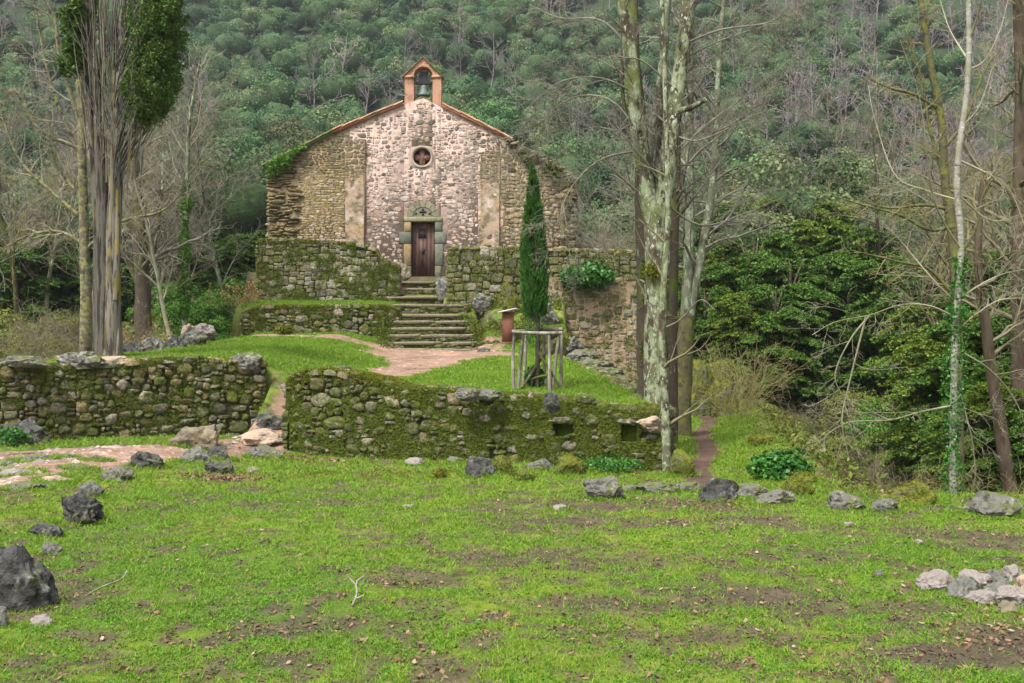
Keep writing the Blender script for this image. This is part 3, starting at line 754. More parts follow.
M['redcross'] = mat('redcross', (.2, .09, .07), layers=[((.3, .2, .17), 6, .5, .7)]); obj('cross', xb, M['redcross'], oc)
# door surround
s_ = B(); rg = R0(12)
def block(x0, x1, z0, z1, proud=.05, col=(.2, .19, .13)):
    q = .012; V0 = np.array([(x0, z0), (x1, z0), (x1, z1), (x0, z1)])
    c = V0.mean(0); V1 = V0 + np.sign(c - V0) * .02
    V = np.concatenate([np.c_[V0[:, 0], np.full(4, YF + .25), V0[:, 1]], np.c_[V0[:, 0], np.full(4, YF - proud + .02), V0[:, 1]], np.c_[V1[:, 0], np.full(4, YF - proud), V1[:, 1]]])
    F = [(i + r * 4, (i + 1) % 4 + r * 4, (i + 1) % 4 + (r + 1) * 4, i + (r + 1) * 4) for r in range(2) for i in range(4)] + [(8, 9, 10, 11)]
    s_.add(V, F, np.array(col) * rg.uniform(.85, 1.15))
ol, og, oo = (.13, .125, .08), (.13, .135, .105), (.24, .18, .09)
jambs = [(cx(397), 4.12, cz(266), oo, ol), (cx(404), cz(266) + .02, cz(244), oo, og), (cx(399), cz(244) + .02, cz(232), og, og), (cx(405), cz(232) + .02, DZ1, oo, og)]
xr = [cx(441), cx(443), cx(446), cx(442)]
for i, (xl, z0, z1, c1, c2) in enumerate(jambs):
    block(xl, DX0, z0, z1, .06, c1 if i else ol); block(DX1, xr[i], z0, z1, .055, c2)
block(cx(404), cx(442), DZ1 + .01, DZ1 + .20, .075, (.19, .18, .11))
# half-round tympanum of wedge stones
tc_ = (cx(423), DZ1 + .21)
for r0, r1, nn, pr in ((.0, .36, 1, .04), (.38, .62, 7, .06)):
    for q in range(nn):
        a0, a1 = math.pi * q / nn + .02, math.pi * (q + 1) / nn - .02
        aa = np.linspace(a0, a1, 14 if nn == 1 else 5)
        ou = [(tc_[0] + math.cos(t) * r1, tc_[1] + math.sin(t) * r1 * .95) for t in aa]
        inn = [(tc_[0] + math.cos(t) * r0, tc_[1] + math.sin(t) * r0 * .95) for t in aa[::-1]] if r0 > 0 else []
        pl = np.array(ou + inn); m_ = len(pl)
        V = np.concatenate([np.c_[pl[:, 0], np.full(m_, YF + .1), pl[:, 1]], np.c_[pl[:, 0], np.full(m_, YF - pr), pl[:, 1]]])
        col = np.array((.2, .19, .12)) * rg.uniform(.8, 1.15)
        s_.add(V, [(i, (i + 1) % m_, (i + 1) % m_ + m_, i + m_) for i in range(m_)], col)
        s_.add(V[m_:], np.arange(m_)[::-1], col)
M['dressed_attr'] = mat('dressed_attr', attr=True, vary=(9, .7, 1.25), bump=(14, .7, .02), layers=[((.1, .11, .04), 2, .6, .75)])
sr = obj('door_surround', s_, M['dressed_attr'], ch)
cb = B()
for (ax, az) in ((0, 0), (-.09, 0), (.09, 0), (0, .09), (0, -.09)):
    cb.box((tc_[0] + ax - .042, YF - .052, tc_[1] + .17 + az - .042), (tc_[0] + ax + .042, YF - .03, tc_[1] + .17 + az + .042))
for ax in (-.27, .27): cb.box((tc_[0] + ax - .04, YF - .052, tc_[1] + .07), (tc_[0] + ax + .04, YF - .03, tc_[1] + .14))
obj('carved_cross', cb, M['iron'], sr)
db = B()
for q in range(6):
    w_ = (DX1 - DX0) / 6
    db.box((DX0 + q * w_ + .004, YF + .18, DZ0 + .02), (DX0 + (q + 1) * w_ - .004, YF + .24, DZ1))
db.box((DX0, YF + .2, DZ0), (DX1, YF + .23, DZ1))
dr = obj('door', db, M['door'], ch)
gl = B(); gx = cx(422); gz = cz(233)
gl.box((gx - .16, YF + .172, gz - .19), (gx + .16, YF + .178, gz + .19)); obj('grille', gl, M['iron'], dr)
gl2 = B()
for q in range(4): gl2.box((gx - .14 + q * .085, YF + .15, gz - .2), (gx - .12 + q * .085, YF + .165, gz + .2))
for zz in (-.2, 0, .19): gl2.box((gx - .17, YF + .145, gz + zz - .01), (gx + .17, YF + .149, gz + zz + .01))
M['rustbar'] = mat('rustbar', (.09, .05, .035)); obj('bars', gl2, M['rustbar'], dr)
kb = B(); tube(kb, [(gx + .03, YF + .17, gz - .62), (gx + .03, YF + .1, gz - .64), (gx + .03, YF + .1, gz - .74), (gx + .03, YF + .16, gz - .76)], .02, 6); kb.box((gx - .03, YF + .168, gz - .8), (gx + .09, YF + .176, gz - .58)); obj('knocker', kb, M['iron'], dr)
# roof: rows of barrel tiles on the four slopes, mossy stone verge on the outer ones
def roof_tiles(x0, z0, x1, z1, nm, mt, y0=YF - .15, depth=9.2, part=True):
    b = B(); L = math.hypot(x1 - x0, z1 - z0); d = np.array((x1 - x0, 0, z1 - z0)) / L; nrm = np.array((-d[2], 0, d[0]));
    if nrm[2] < 0: nrm = -nrm
    rg2 = R0(int(abs(x0 * 100)))
    V = [];
    a = np.linspace(0, math.pi, 5)
    nr = max(1, int(L / .33)); ny = int(depth / .2)
    base = np.array((x0, 0, z0))
    bx = B()
    p0 = base + nrm * .02; p1 = base + d * L + nrm * .02
    for (q0, q1) in (((p0, -.0), (p1, -.0)),):
        V = [p0 + (0, y0 + .05, 0), p1 + (0, y0 + .05, 0), p1 + (0, y0 + depth, 0), p0 + (0, y0 + depth, 0)]
        V = V + [v + nrm * .07 for v in V]
        b.add(V, [(0,3,2,1),(4,5,6,7),(0,1,5,4),(1,2,6,5),(2,3,7,6),(3,0,4,7)])
    for r in range(nr):
        for c in range(ny if r or True else 1):
            if c > 8 and (c % 2): pass
            s0 = r * L / nr - .03; s1 = (r + 1) * L / nr + .04
            yc = y0 + .09 + c * .2; r0, r1 = .085, .07
            jz = rg2.uniform(-.012, .02)
            P = []
            for (s, rad, lift) in ((s0, r0 if x0 < x1 and z0 < z1 else r1, .0), (s1, r1 if x0 < x1 and z0 < z1 else r0, .0)):
                up = .075 + (.03 if ((s == s0) != (z0 < z1)) else 0) + jz
                ctr = base + d * s + nrm * up
                ring = [ctr + np.array((0, yc + math.cos(t) * rad, 0)) + nrm * math.sin(t) * rad for t in a]
                ring += [ctr + np.array((0, yc + math.cos(t) * (rad - .016), 0)) + nrm * math.sin(t) * (rad - .016) for t in a[::-1]]
                P.append(ring)
            m_ = 10; V = np.array(P).reshape(-1, 3)
            b.add(V, [(i, (i + 1) % m_, (i + 1) % m_ + m_, i + m_) for i in range(m_)] )
            b.add(V[:m_], np.arange(m_)); b.add(V[m_:], np.arange(m_))
    return obj(nm, b, mt, ch)
M['tile_mossy'] = mat('tile_mossy', island=[(.13, .12, .07), (.2, .17, .1), (.1, .1, .04), (.25, .16, .1)], layers=[((.09, .12, .015), 1.5, .45, .6)], rough=.9)
roof_tiles(OX[1], OZ[1], OX[2] - .02, OZ[2], 'roof', M['tile'])
roof_tiles(OX[4] + .02, OZ[4], OX[6], OZ[6], 'roof', M['tile'])
roof_tiles(OX[0] - .12, OZ[0] - .05, OX[1], OZ[1], 'roof', M['tile_mossy'])
roof_tiles(OX[6], OZ[6], OX[8] - .1, OZ[8], 'roof', M['tile_mossy'], y0=YF + .45, depth=8.6)
# plants on the left eave
rg = R0(4)
n = 1300; t = rg.beta(1.3, 2.2, n); xq = OX[0] + t * 1.7; P = np.stack([xq, YF - .25 + rg.normal(0, .12, n), topC(xq) + rg.normal(0, .09, n) - (rg.rand(n) ** 2) * .5 * (t < .6)], -1)
b = B(); leaves(b, P, .07, rg); tag(obj('roof_moss', b, M['leaf_box'], ch), kind='stuff')
# stray moss on the ragged right slope and buttress
n = 3000; xq = rg.uniform(OX[6], OX[8] + .1, n); P = np.stack([xq, YF - .2 + rg.normal(0, .15, n), topC(xq) - np.abs(rg.normal(0, .35, n))], -1)
P = P[fbm(P[:, 0] * 2, P[:, 2] * 2, s=5) > .52]
b = B(); leaves(b, P, .06, rg); tag(obj('roof_moss', b, M['moss'], ch), kind='stuff')
# loose stones along the right slope
b = B()
for q in range(22):
    xq = OX[6] + (OX[8] - OX[6]) * (q + rg.rand() * .6) / 22
    stone_piece(b, lambda u, v, dp: np.stack([xq + u, YF - .15 - dp + 0 * u, topC(xq) - .06 + v], -1), 0, rg.uniform(-.05, .08), rg.uniform(.2, .36), rg.uniform(.1, .2), .12, rg, np.array((.2, .17, .1)) * rg.uniform(.6, 1.4))
obj('coping', b, M['church_stone'], ch)

# bell gable
bg = B()
gx0, gx1, gz0, gsh, gap_ = cx(404.5), cx(441), cz(108), cz(76), cz(57)
ox0, ox1 = cx(413.5), cx(432.5)
oc_x = (ox0 + ox1) / 2; orr = (ox1 - ox0) / 2; osp = cz(66) - orr
y0, y1 = YF + .05, YF + .6
def prism(b, poly, y0, y1):
    poly = np.array(poly); m_ = len(poly)
    V = np.concatenate([np.c_[poly[:, 0], np.full(m_, y0), poly[:, 1]], np.c_[poly[:, 0], np.full(m_, y1), poly[:, 1]]])
    b.add(V, [(i, i + m_, (i + 1) % m_ + m_, (i + 1) % m_) for i in range(m_)]); b.add(V[:m_], np.arange(m_)); b.add(V[m_:], np.arange(m_)[::-1])
prism(bg, [(gx0, gz0 - .15), (ox0, gz0 - .15), (ox0, osp), (gx0, osp)], y0, y1)
prism(bg, [(ox1, gz0 - .15), (gx1, gz0 - .15), (gx1, osp), (ox1, osp)], y0, y1)
aa = np.linspace(math.pi, 0, 15)
arc = [(oc_x + math.cos(t) * orr, osp + math.sin(t) * orr) for t in aa]
xm = (gx0 + gx1) / 2
for i in range(14):
    (xa, za), (xb_, zb_) = arc[i], arc[i + 1]
    tt = lambda x: gsh + (gap_ - gsh) * (1 - abs(x - xm) / ((gx1 - gx0) / 2))
    prism(bg, [(xa, za), (xb_, zb_), (xb_, tt(xb_)), (xa, tt(xa))], y0, y1)
prism(bg, [(gx0, osp), (ox0, osp), (ox0, gsh + (gap_ - gsh) * (ox0 - gx0) / ((gx1 - gx0) / 2)), (gx0, gsh)], y0, y1)
prism(bg, [(ox1, osp), (gx1, osp), (gx1, gsh), (ox1, gsh + (gap_ - gsh) * (ox0 - gx0) / ((gx1 - gx0) / 2))], y0, y1)
bell_g = obj('bell_gable', bg, M['brick'], ch)
b = B()   # impost bands
for (xa, xb_) in ((gx0 - .03, ox0 + .03), (ox1 - .03, gx1 + .03)): b.box((xa, y0 - .04, osp - .08), (xb_, y1 + .04, osp + .01))
obj('impost', b, M['brick'], bell_g)
b = B()   # coping tiles
for sg in (-1, 1):
    for q in range(7):
        t0, t1 = q / 7, (q + 1) / 7 + .03
        hw = (gx1 - gx0) / 2 + .09
        p = lambda t: (xm + sg * hw * (1 - t), gsh - .05 + (gap_ - gsh + .05) * t)
        (xa, za), (xb_, zb_) = p(t0), p(t1)
        prism(b, [(xa, za + .01), (xb_, zb_ - .015), (xb_, zb_ + .025), (xa, za + .06)], y0 - .07, y1 + .07)
obj('coping', b, M['tile_mossy'], bell_g)
def lathe(b, prof, c, k=16, axis='z'):
    a = np.arange(k) * 2 * math.pi / k; V = []
    for (r, z) in prof:
        if axis == 'z': V.append(np.stack([c[0] + np.cos(a) * r, c[1] + np.sin(a) * r, np.full(k, c[2] + z)], -1))
        else: V.append(np.stack([np.full(k, c[0] + z), c[1] + np.cos(a) * r, c[2] + np.sin(a) * r], -1))
    n_ = len(prof); i = np.arange(n_ - 1)[:, None] * k; j = np.arange(k)[None]
    b.add(np.concatenate(V), np.stack([i + j, i + (j + 1) % k, i + k + (j + 1) % k, i + k + j], -1).reshape(-1, 4))
ym = (y0 + y1) / 2
b = B(); bz = cz(94)
lathe(b, [(.0, -.02), (.2, 0), (.255, .0), (.24, .05), (.18, .12), (.14, .26), (.125, .36), (.08, .42), (0, .44)], (oc_x, ym, bz), 20)
bell = obj('bell', b, M['bronze'], bell_g, smooth=True)
b = B(); tube(b, [(oc_x, ym, bz + .1), (oc_x, ym, bz - .08)], .03, 6); obj('clapper', b, M['iron'], bell)
b = B()   # wooden headstock with its disc cheeks
yz = cz(80)
prism(b, [(oc_x - .3, yz - .07), (oc_x + .3, yz - .07), (oc_x + .3, yz - .01), (oc_x + .13, yz + .05), (oc_x + .11, yz + .25), (oc_x + .17, yz + .4), (oc_x - .17, yz + .4), (oc_x - .11, yz + .25), (oc_x - .13, yz + .05), (oc_x - .3, yz - .01)], ym - .1, ym + .1)
obj('headstock', b, M['iron'], bell)
b = B()
for q in (-1, 1): tube(b, [(ox0 if q < 0 else ox1, ym + .01, yz - .04), (oc_x + q * .26, ym + .01, yz - .04)], .028, 6)
obj('axle', b, M['iron'], bell)
b = B(); tube(b, smoothline([(oc_x - .33, ym - .15, cz(100)), (oc_x - .12, ym - .15, cz(97)), (oc_x, ym - .15, cz(96)), (oc_x + .3, ym - .15, cz(101))], 10), [.05] * 10, 6); obj('bracket', b, M['bark_yellow'], bell_g)

# ------------------------------------------------------------------ steps
stp = thing('stone_steps', 'worn flight of stone steps with mossy risers climbing to the chapel door', 'steps', (cx(0) * 0 - 2.4, 26.5, 1.3))
def slab_stone(w, d, h, rg, seed, skew=0.0):
    """an irregular flat slab: rounded outline, uneven top"""
    b = B(); k = 22; a = np.arange(k) * 2 * math.pi / k; e = .38
    xx = np.sign(np.cos(a)) * np.abs(np.cos(a)) ** e * w / 2; yy = np.sign(np.sin(a)) * np.abs(np.sin(a)) ** e * d / 2
    jj = 1 + (vn(np.cos(a) * 2 + seed, np.sin(a) * 2, seed, 4) - .5) * .3
    xx = xx * jj; yy = yy * jj + skew * xx
    V = []
    for (s, z) in ((.94, -h), (1, -h * .55), (1.0, -h * .15), (.95, 0), (.6, .01), (.2, .015)):
        zz = z + (vn(xx * 3 * s + seed, yy * 3 * s, 0, 9) - .5) * h * .35
        V.append(np.stack([xx * s, yy * s, zz], -1))
    n_ = 6; i = np.arange(n_ - 1)[:, None] * k; j = np.arange(k)[None]
    b.add(np.concatenate(V), np.stack([i + j, i + (j + 1) % k, i + k + (j + 1) % k, i + k + j], -1).reshape(-1, 4))
    b.add(V[-1], np.arange(k)); b.add(V[0], np.arange(k)[::-1])
    return b
# (px0, px1, py of the front edge's top, depth D)
STEPS = [(392, 478, 349, 26.6), (391, 477, 342, 27.05), (388, 475, 334.5, 27.5), (388, 472, 327.5, 27.95), (391, 468, 321, 28.4), (395, 462, 314.5, 28.85), (388, 470, 304.5, 29.5), (386, 460, 296.5, 30.4), (392, 440, 288, 31.2), (398, 436, 281.5, 32.0)]
rg = R0(9)
mb = B()
for i, (a0, a1, py, D) in enumerate(STEPS):
    pL, pR = at(a0, py, D), at(a1, py, D)
    w = pR[0] - pL[0]; dep = .62 if i < 6 else 1.0
    nxt = STEPS[i + 1] if i + 1 < len(STEPS) else None
    cuts = [0] + sorted(rg.uniform(.2, .8, rg.choice([0, 0, 1]))) + [1]
    for u0, u1 in zip(cuts[:-1], cuts[1:]):
        if u1 - u0 < .08: continue
        b = slab_stone((u1 - u0) * w * .99, dep, .09, rg, i * 3.1 + u0 * 7)
        o = obj('tread', b, M['slab'], stp)
        o.location = np.array((pL[0] + (u0 + u1) / 2 * w, D + dep / 2, pL[2])) - np.array(stp.location)
        o.rotation_euler = (rg.uniform(-.02, .02), rg.uniform(-.012, .012), rg.uniform(-.02, .02))
    b = B(); zlow = STEPS[i - 1] if i else None
    zb_ = (at(0, zlow[2], zlow[3])[2] - .05) if zlow else pL[2] - .3
    lo = np.array((pL[0] + .03, D + .08, zb_)) ; hi = np.array((pR[0] - .03, D + .55, pL[2] - .06))
    rb = B()
    stones(rb, lambda u, v, dp: np.stack([lo[0] + u, lo[1] - dp, lo[2] + v], -1), w - .06, max(.09, hi[2] - lo[2]), .09, [(3, 1, 3), (4, 2, 3), (5, 1, 1), (2, 1, 2)], rg, mossy_col(.6, .3), None, bulge=.04)
    rb.box(lo, hi, (.07, .075, .02))
    o = obj('riser', rb, M['stone'], stp); o.location = -np.array(stp.location)
    q = 700; u = rg.rand(q); P = np.stack([pL[0] + u * w, D + rg.uniform(.0, .12, q), zb_ + rg.rand(q) * (pL[2] - .09 - zb_)], -1)
    leaves(mb, P, .04, rg, up=1, tri=True)
    for side in (pL[0] - .15, pR[0] + .15):
        P = np.stack([side + rg.normal(0, .13, 350), D + rg.uniform(-.1, .6, 350), pL[2] - .06 + rg.normal(0, .05, 350)], -1)
        leaves(mb, P, .045, rg, up=1, tri=True)
o = obj('moss', mb, M['moss'], stp); o.location = -np.array(stp.location); tag(o, kind='stuff')

# ------------------------------------------------------------------ rocks
import bmesh
def rock_mesh(seed, sub=4, facets=9, rough=.18, flat=1.0):
    bm = bmesh.new(); bmesh.ops.create_icosphere(bm, subdivisions=sub, radius=1.0)
    rg = R0(seed)
    pl = []
    for _ in range(facets):
        d = rg.normal(size=3); d /= np.linalg.norm(d); pl.append((Vector(d), rg.uniform(.55, .85)))
    for v in bm.verts:
        c = v.co.copy()
        for (d, k) in pl:
            t = c.dot(d)
            if t > k: c -= d * (t - k) * .85
        nn = mnoise.fractal(v.co * 1.6 + Vector((seed * 3.7, 0, 0)), 1.0, 2.0, 4)
        n2 = mnoise.fractal(v.co * 6 + Vector((seed * 1.7, 5, 0)), 1.0, 2.0, 3)
        n3 = mnoise.fractal(v.co * 16 + Vector((seed * .7, 5, 3)), 1.0, 2.0, 2); c *= 1 + nn * rough * 1.5 + n2 * rough * .45 + n3 * rough * .16
        v.co = c
    xs = [v.co for v in bm.verts]
    lo = [min(c[i] for c in xs) for i in range(3)]; hi = [max(c[i] for c in xs) for i in range(3)]
    for v in bm.verts:
        for i in range(3): v.co[i] = (v.co[i] - (lo[i] + hi[i]) / 2) / (hi[i] - lo[i])
    me = bpy.data.meshes.new('rock'); bm.to_mesh(me); bm.free()
    for p in me.polygons: p.use_smooth = False
    return me

SEED = [100]
SKIRT = []
def rock(px, py, wpx, hpx, label, m, name='rock', depth=None, sink=.38, D=None, rz=None, group=None, cat='rock', facets=9, rough=.16, tilt=0, z=None, dd=0):
    SEED[0] += 1
    sd_ = SEED[0]; rg = R0(sd_)
    p = ground_hit(px, py) if D is None else at(px, py, D)
    if D is not None and z is None: p[2] = H(p[0], p[1])
    if z is not None: p[2] = z
    w = wpx * p[1] / FPX; h = hpx * p[1] / FPX
    me = rock_mesh(sd_, facets=facets, rough=rough)
    me.materials.append(M[m])
    o = bpy.data.objects.new(name, me); COL.objects.link(o)
    dep = depth if depth else w * rg.uniform(.6, .8)
    hh = h / (1 - sink)
    me.transform(__import__('mathutils').Matrix.Diagonal((w, dep, hh, 1)))
    o.location = (p[0], p[1] + dep * .35 + dd, p[2] + h - hh / 2)
    o.rotation_euler = (0, tilt, rz if rz is not None else rg.uniform(-.15, .15))
    if z is None: SKIRT.append((p[0], p[1] + dep * .35, w, dep))
    if m == 'rock_moss':
        nv = len(me.vertices); co = np.empty(nv * 3); me.vertices.foreach_get('co', co); co = co.reshape(-1, 3)
        q = int(900 + 3500 * min(w, 2)); i = rg.randint(nv, size=q); P = co[i] + rg.normal(0, .012, (q, 3)); P = P[co[i][:, 2] > -hh * .35]
        P = P[fbm(P[:, 0] * 4, P[:, 1] * 4, P[:, 2] * 4, s=sd_, o=2) > .36]
        b = B(); leaves(b, P, max(.018, p[1] * .0014), rg, up=.8, tri=True); tag(obj('moss', b, M['moss_bright'], o), kind='stuff')
    return tag(o, label, cat, group)

rock(14, 613, 72, 66, 'big black boulder streaked with pale lichen at the left edge of the lawn', 'rock_dark', 'boulder', sink=.25)
rock(39, 627, 28, 9, 'flat pale grey stone just below the big black boulder', 'rock_pale', 'stone')
rock(-1, 628, 14, 20, 'small grey stone cut off by the left edge under the boulder', 'rock_grey', 'stone')
rock(72, 524, 50, 30, 'jagged dark rock tilted upright on the left of the lawn', 'rock_dark', tilt=.45, facets=7, rough=.34)
rock(43, 537, 36, 13, 'flat dark rock between the jagged rock and the big boulder', 'rock_dark', tilt=.2)
rock(49, 555, 22, 12, 'small blue-grey stone just above the big black boulder', 'rock_grey', 'stone')
rock(89, 498, 24, 16, 'small brown weathered rock behind the jagged dark rock', 'rock_grey')
rock(115, 482, 34, 16, 'low grey-brown rock where the grass meets the rocky path', 'rock_grey')
rock(145, 469, 38, 15, 'dark slab tilted down to the right beside the path', 'rock_dark', tilt=.35)
rock(20, 446, 54, 26, 'dark rounded boulder at the foot of the long left wall', 'rock_dark', 'boulder', tilt=.15)
rock(191, 448, 52, 22, 'long flat mossy rock lying beside the path near the gap', 'slab', 'rock', tilt=-.12, depth=.5)
rock(194, 464, 30, 17, 'pale pointed rock left of the dark one in the rock group', 'rock_grey')
rock(217, 459, 28, 13, 'dark shiny rock in the middle of the rock group', 'rock_dark')
rock(217, 475, 30, 13, 'low rock at the bottom of the group above the dead leaves', 'rock_dark')
rock(263, 459, 36, 13, 'dark blue-grey slab right of the rock group', 'rock_grey', tilt=.2)
rock(252, 474, 14, 7, 'tiny pale stone below the slab of the rock group', 'rock_pale', 'stone')
rock(480, 478, 34, 21, 'smooth black rock in the grass below the mossy wall', 'rock_dark', facets=6)
rock(503, 474, 20, 17, 'yellow mossy hump touching the smooth black rock', 'rock_moss', facets=3, rough=.1)
rock(572, 476, 30, 21, 'yellow mossy stone at the foot of the wall under its first hole', 'rock_moss', facets=3, rough=.12)
rock(605, 499, 44, 22, 'grey angular rock in the lawn below the first wall hole', 'rock_grey')
rock(720, 502, 38, 24, 'black pointed rock at the near end of the dirt trail', 'rock_dark', tilt=.25, facets=11)
rock(778, 505, 46, 15, 'flat grey outcrop right of the dirt trail', 'rock_grey')
rock(755, 498, 34, 13, 'low weathered outcrop touching the trail on its right', 'rock_grey')
rock(800, 496, 34, 17, 'bright yellow mossy rock below the green shrub', 'rock_moss', facets=4, rough=.1)
rock(806, 485, 26, 12, 'upper mossy rock of the pair below the green shrub', 'rock_moss', facets=4, rough=.1)
rock(850, 511, 40, 18, 'grey flat-topped rock at the edge of the hollow', 'rock_grey')
rock(887, 513, 30, 14, 'small rock half sunk in grass left of the mossy mound', 'rock_grey')
rock(918, 505, 44, 22, 'olive mossy mound at the edge of the hollow', 'rock_moss', facets=4, rough=.14)
rock(1002, 518, 54, 24, 'low grey rock right of the ivy-clad birch', 'rock_grey')
rock(683, 476, 26, 26, 'tall yellow moss cushion right of the wall end', 'rock_moss', facets=3, rough=.12)
rock(660, 494, 46, 11, 'flat worn stone in the grass in front of the wall end', 'rock_grey')
rock(690, 492, 30, 9, 'flat stone just left of the black pointed rock', 'rock_grey')
rock(631, 492, 18, 7, 'tiny flat stone right of the angular grey rock', 'rock_grey', 'stone')
rock(414, 466, 22, 8, 'small white stone at the wall foot left of the black rock', 'rock_pale', 'stone')
rock(455, 463, 16, 6, 'small grey stone close behind the smooth black rock', 'rock_grey', 'stone')
rock(540, 470, 30, 11, 'grey stone between the two mossy humps at the wall foot', 'rock_grey')
rock(560, 511, 16, 6, 'pale flat stone alone in the middle of the lawn', 'rock_pale', 'stone')
rock(408, 509, 14, 4, 'thin whitish stone flake on the lawn left of centre', 'rock_pale', 'stone')
rock(849, 527, 12, 5, 'small pinkish stone in the grass below the flat-topped rock', 'rock_pale', 'stone')
rock(920, 546, 12, 6, 'small grey stone above the pile of pale stones', 'rock_pale', 'stone')
rock(880, 578, 11, 8, 'little brown stone left of the pile of pale stones', 'rock_grey', 'stone')
rock(700, 398, 46, 58, 'large yellow-green mossy boulder behind the lichened trunks', 'rock_moss', 'boulder', D=24.0, facets=5, rough=.2, rz=.2)
rock(725, 404, 34, 36, 'smaller mossy boulder leaning right of the large mossy one', 'rock_moss', 'boulder', D=23.2, facets=5, rough=.2)
rock(768, 436, 34, 10, 'flat moss-topped stone on the bank right of the trail', 'rock_moss', facets=4, D=15)
# pile of pale stones
for (a, b_, c, d, lb, m) in [
    (940, 590, 40, 19, 'pinkish long stone at the left end of the stone pile', 'rock_pale'),
    (966, 600, 34, 23, 'grey rounded stone second from left in the stone pile', 'rock_grey'),
    (978, 588, 36, 16, 'rough grey stone at the back of the pile', 'rock_pale'),
    (986, 605, 34, 15, 'flat lilac slab at the front of the pile', 'rock_pale'),
    (1000, 587, 26, 16, 'olive-grey stone at the top of the pile', 'rock_grey'),
    (1017, 584, 30, 17, 'pale lilac stone at the back right of the pile', 'rock_pale'),
    (1003, 598, 30, 18, 'dark brown rounded stone in the middle of the pile', 'rock_grey'),
    (1018, 606, 40, 16, 'grey-brown stone at the front right of the pile', 'rock_pale'),
    (1010, 614, 24, 12, 'small mossy stone at the bottom of the pile', 'slab'),
    (1034, 596, 30, 18, 'orange-tinted stone at the right end of the pile', 'pink_slab')]:
    rock(a, b_, c, d, lb, m, 'stone', facets=7, group='pile of pale stones on the lawn', cat='stone')
# row of boulders along the left lawn edge
for (a, b_, c, d, lb, m, D) in [
    (131, 353, 26, 13, 'dark low boulder nearest the old tree in the lawn-edge row', 'rock_dark', 18.6),
    (150, 351, 26, 14, 'grey boulder second from the old tree in the lawn-edge row', 'rock_grey', 19.4),
    (171, 350, 26, 14, 'dark rounded boulder in the middle of the lawn-edge row', 'rock_dark', 20.4),
    (190, 344, 32, 15, 'flat grey boulder fourth in the lawn-edge row', 'rock_grey', 21.6),
    (203, 335, 26, 12, 'pale flat boulder at the top end of the lawn-edge row', 'rock_pale', 22.8),
    (187, 333, 14, 10, 'pointed pink stone perched on the lawn-edge row', 'pink_slab', 22.4)]:
    p = at(a, b_, D)
    rock(a, b_, c, d, lb, m, 'boulder', D=D, z=p[2], sink=.4)
# gap steps
rock(266, 430, 38, 17, 'dark stone slab forming the upper step in the wall gap', 'rock_dark', 'step_stone', D=15.9, z=at(266, 430, 15.9)[2], depth=.7, facets=4, sink=.4)
rock(258, 443, 48, 13, 'pinkish flat slab forming the lower step in the wall gap', 'pink_slab', 'step_stone', D=15.0, z=at(258, 443, 15.0)[2], depth=.8, facets=3, sink=.3)
rock(285, 408, 22, 9, 'small worn stone at the top of the wall gap', 'slab', 'step_stone', D=17.0)
for (a, b_, c, d, lb, m) in [(30, 462, 44, 7, 'flat blue-grey stone set in the path nearest the dark rounded boulder', 'rock_grey'), (75, 470, 30, 5, 'small flat stone in the middle of the left path', 'rock_grey'), (10, 476, 50, 7, 'broad flat stone in the path at the left edge', 'rock_pale'),
    (52, 482, 40, 6, 'worn pinkish stone set in the left path', 'pink_slab'), (22, 490, 44, 7, 'lowest flat stone of the left path', 'rock_grey'), (95, 461, 26, 5, 'small dark stone in the left path below the wall', 'rock_dark'), (8, 466, 24, 5, 'thin grey stone in the path at the left edge', 'rock_grey'), (62, 458, 22, 4, 'tiny flat stone at the back of the left path', 'rock_grey')]:
    rock(a, b_, c, d, lb, m, 'stone', sink=.6, facets=6)
# stones on top of walls
rock(552, 406, 18, 14, 'small dark stone standing on top of the mossy wall', 'rock_dark', 'stone', D=13.0, z=at(552, 406, 13.0)[2])
rock(466, 396, 24, 9, 'grey stone on the mossy wall top below the cypress', 'rock_grey', 'stone', D=13.55, z=at(466, 397, 13.55)[2])
rock(490, 397, 26, 8, 'broad grey stone beside another on the mossy wall top', 'rock_grey', 'stone', D=13.45, z=at(488, 397, 13.45)[2])
rock(654, 428, 34, 12, 'pinkish capstone at the right end of the mossy wall', 'pink_slab', 'stone', D=12.85, z=at(654, 428, 12.85)[2])
rock(78, 362, 56, 13, 'long pale capstone on the left wall beside the old tree', 'rock_grey', 'stone', D=15.75, z=1.3, depth=.5)
rock(110, 366, 34, 8, 'reddish flat capstone in front of the old tree', 'pink_slab', 'stone', D=16.0, z=1.3, depth=.4)
rock(243, 371, 36, 14, 'rounded grey capstone at the right end of the left wall', 'rock_grey', 'stone', D=16.8, z=1.24, depth=.5)
rock(20, 362, 50, 8, 'flat pale capstone near the left edge of the photo', 'rock_grey', 'stone', D=15.1, z=1.33, depth=.45)
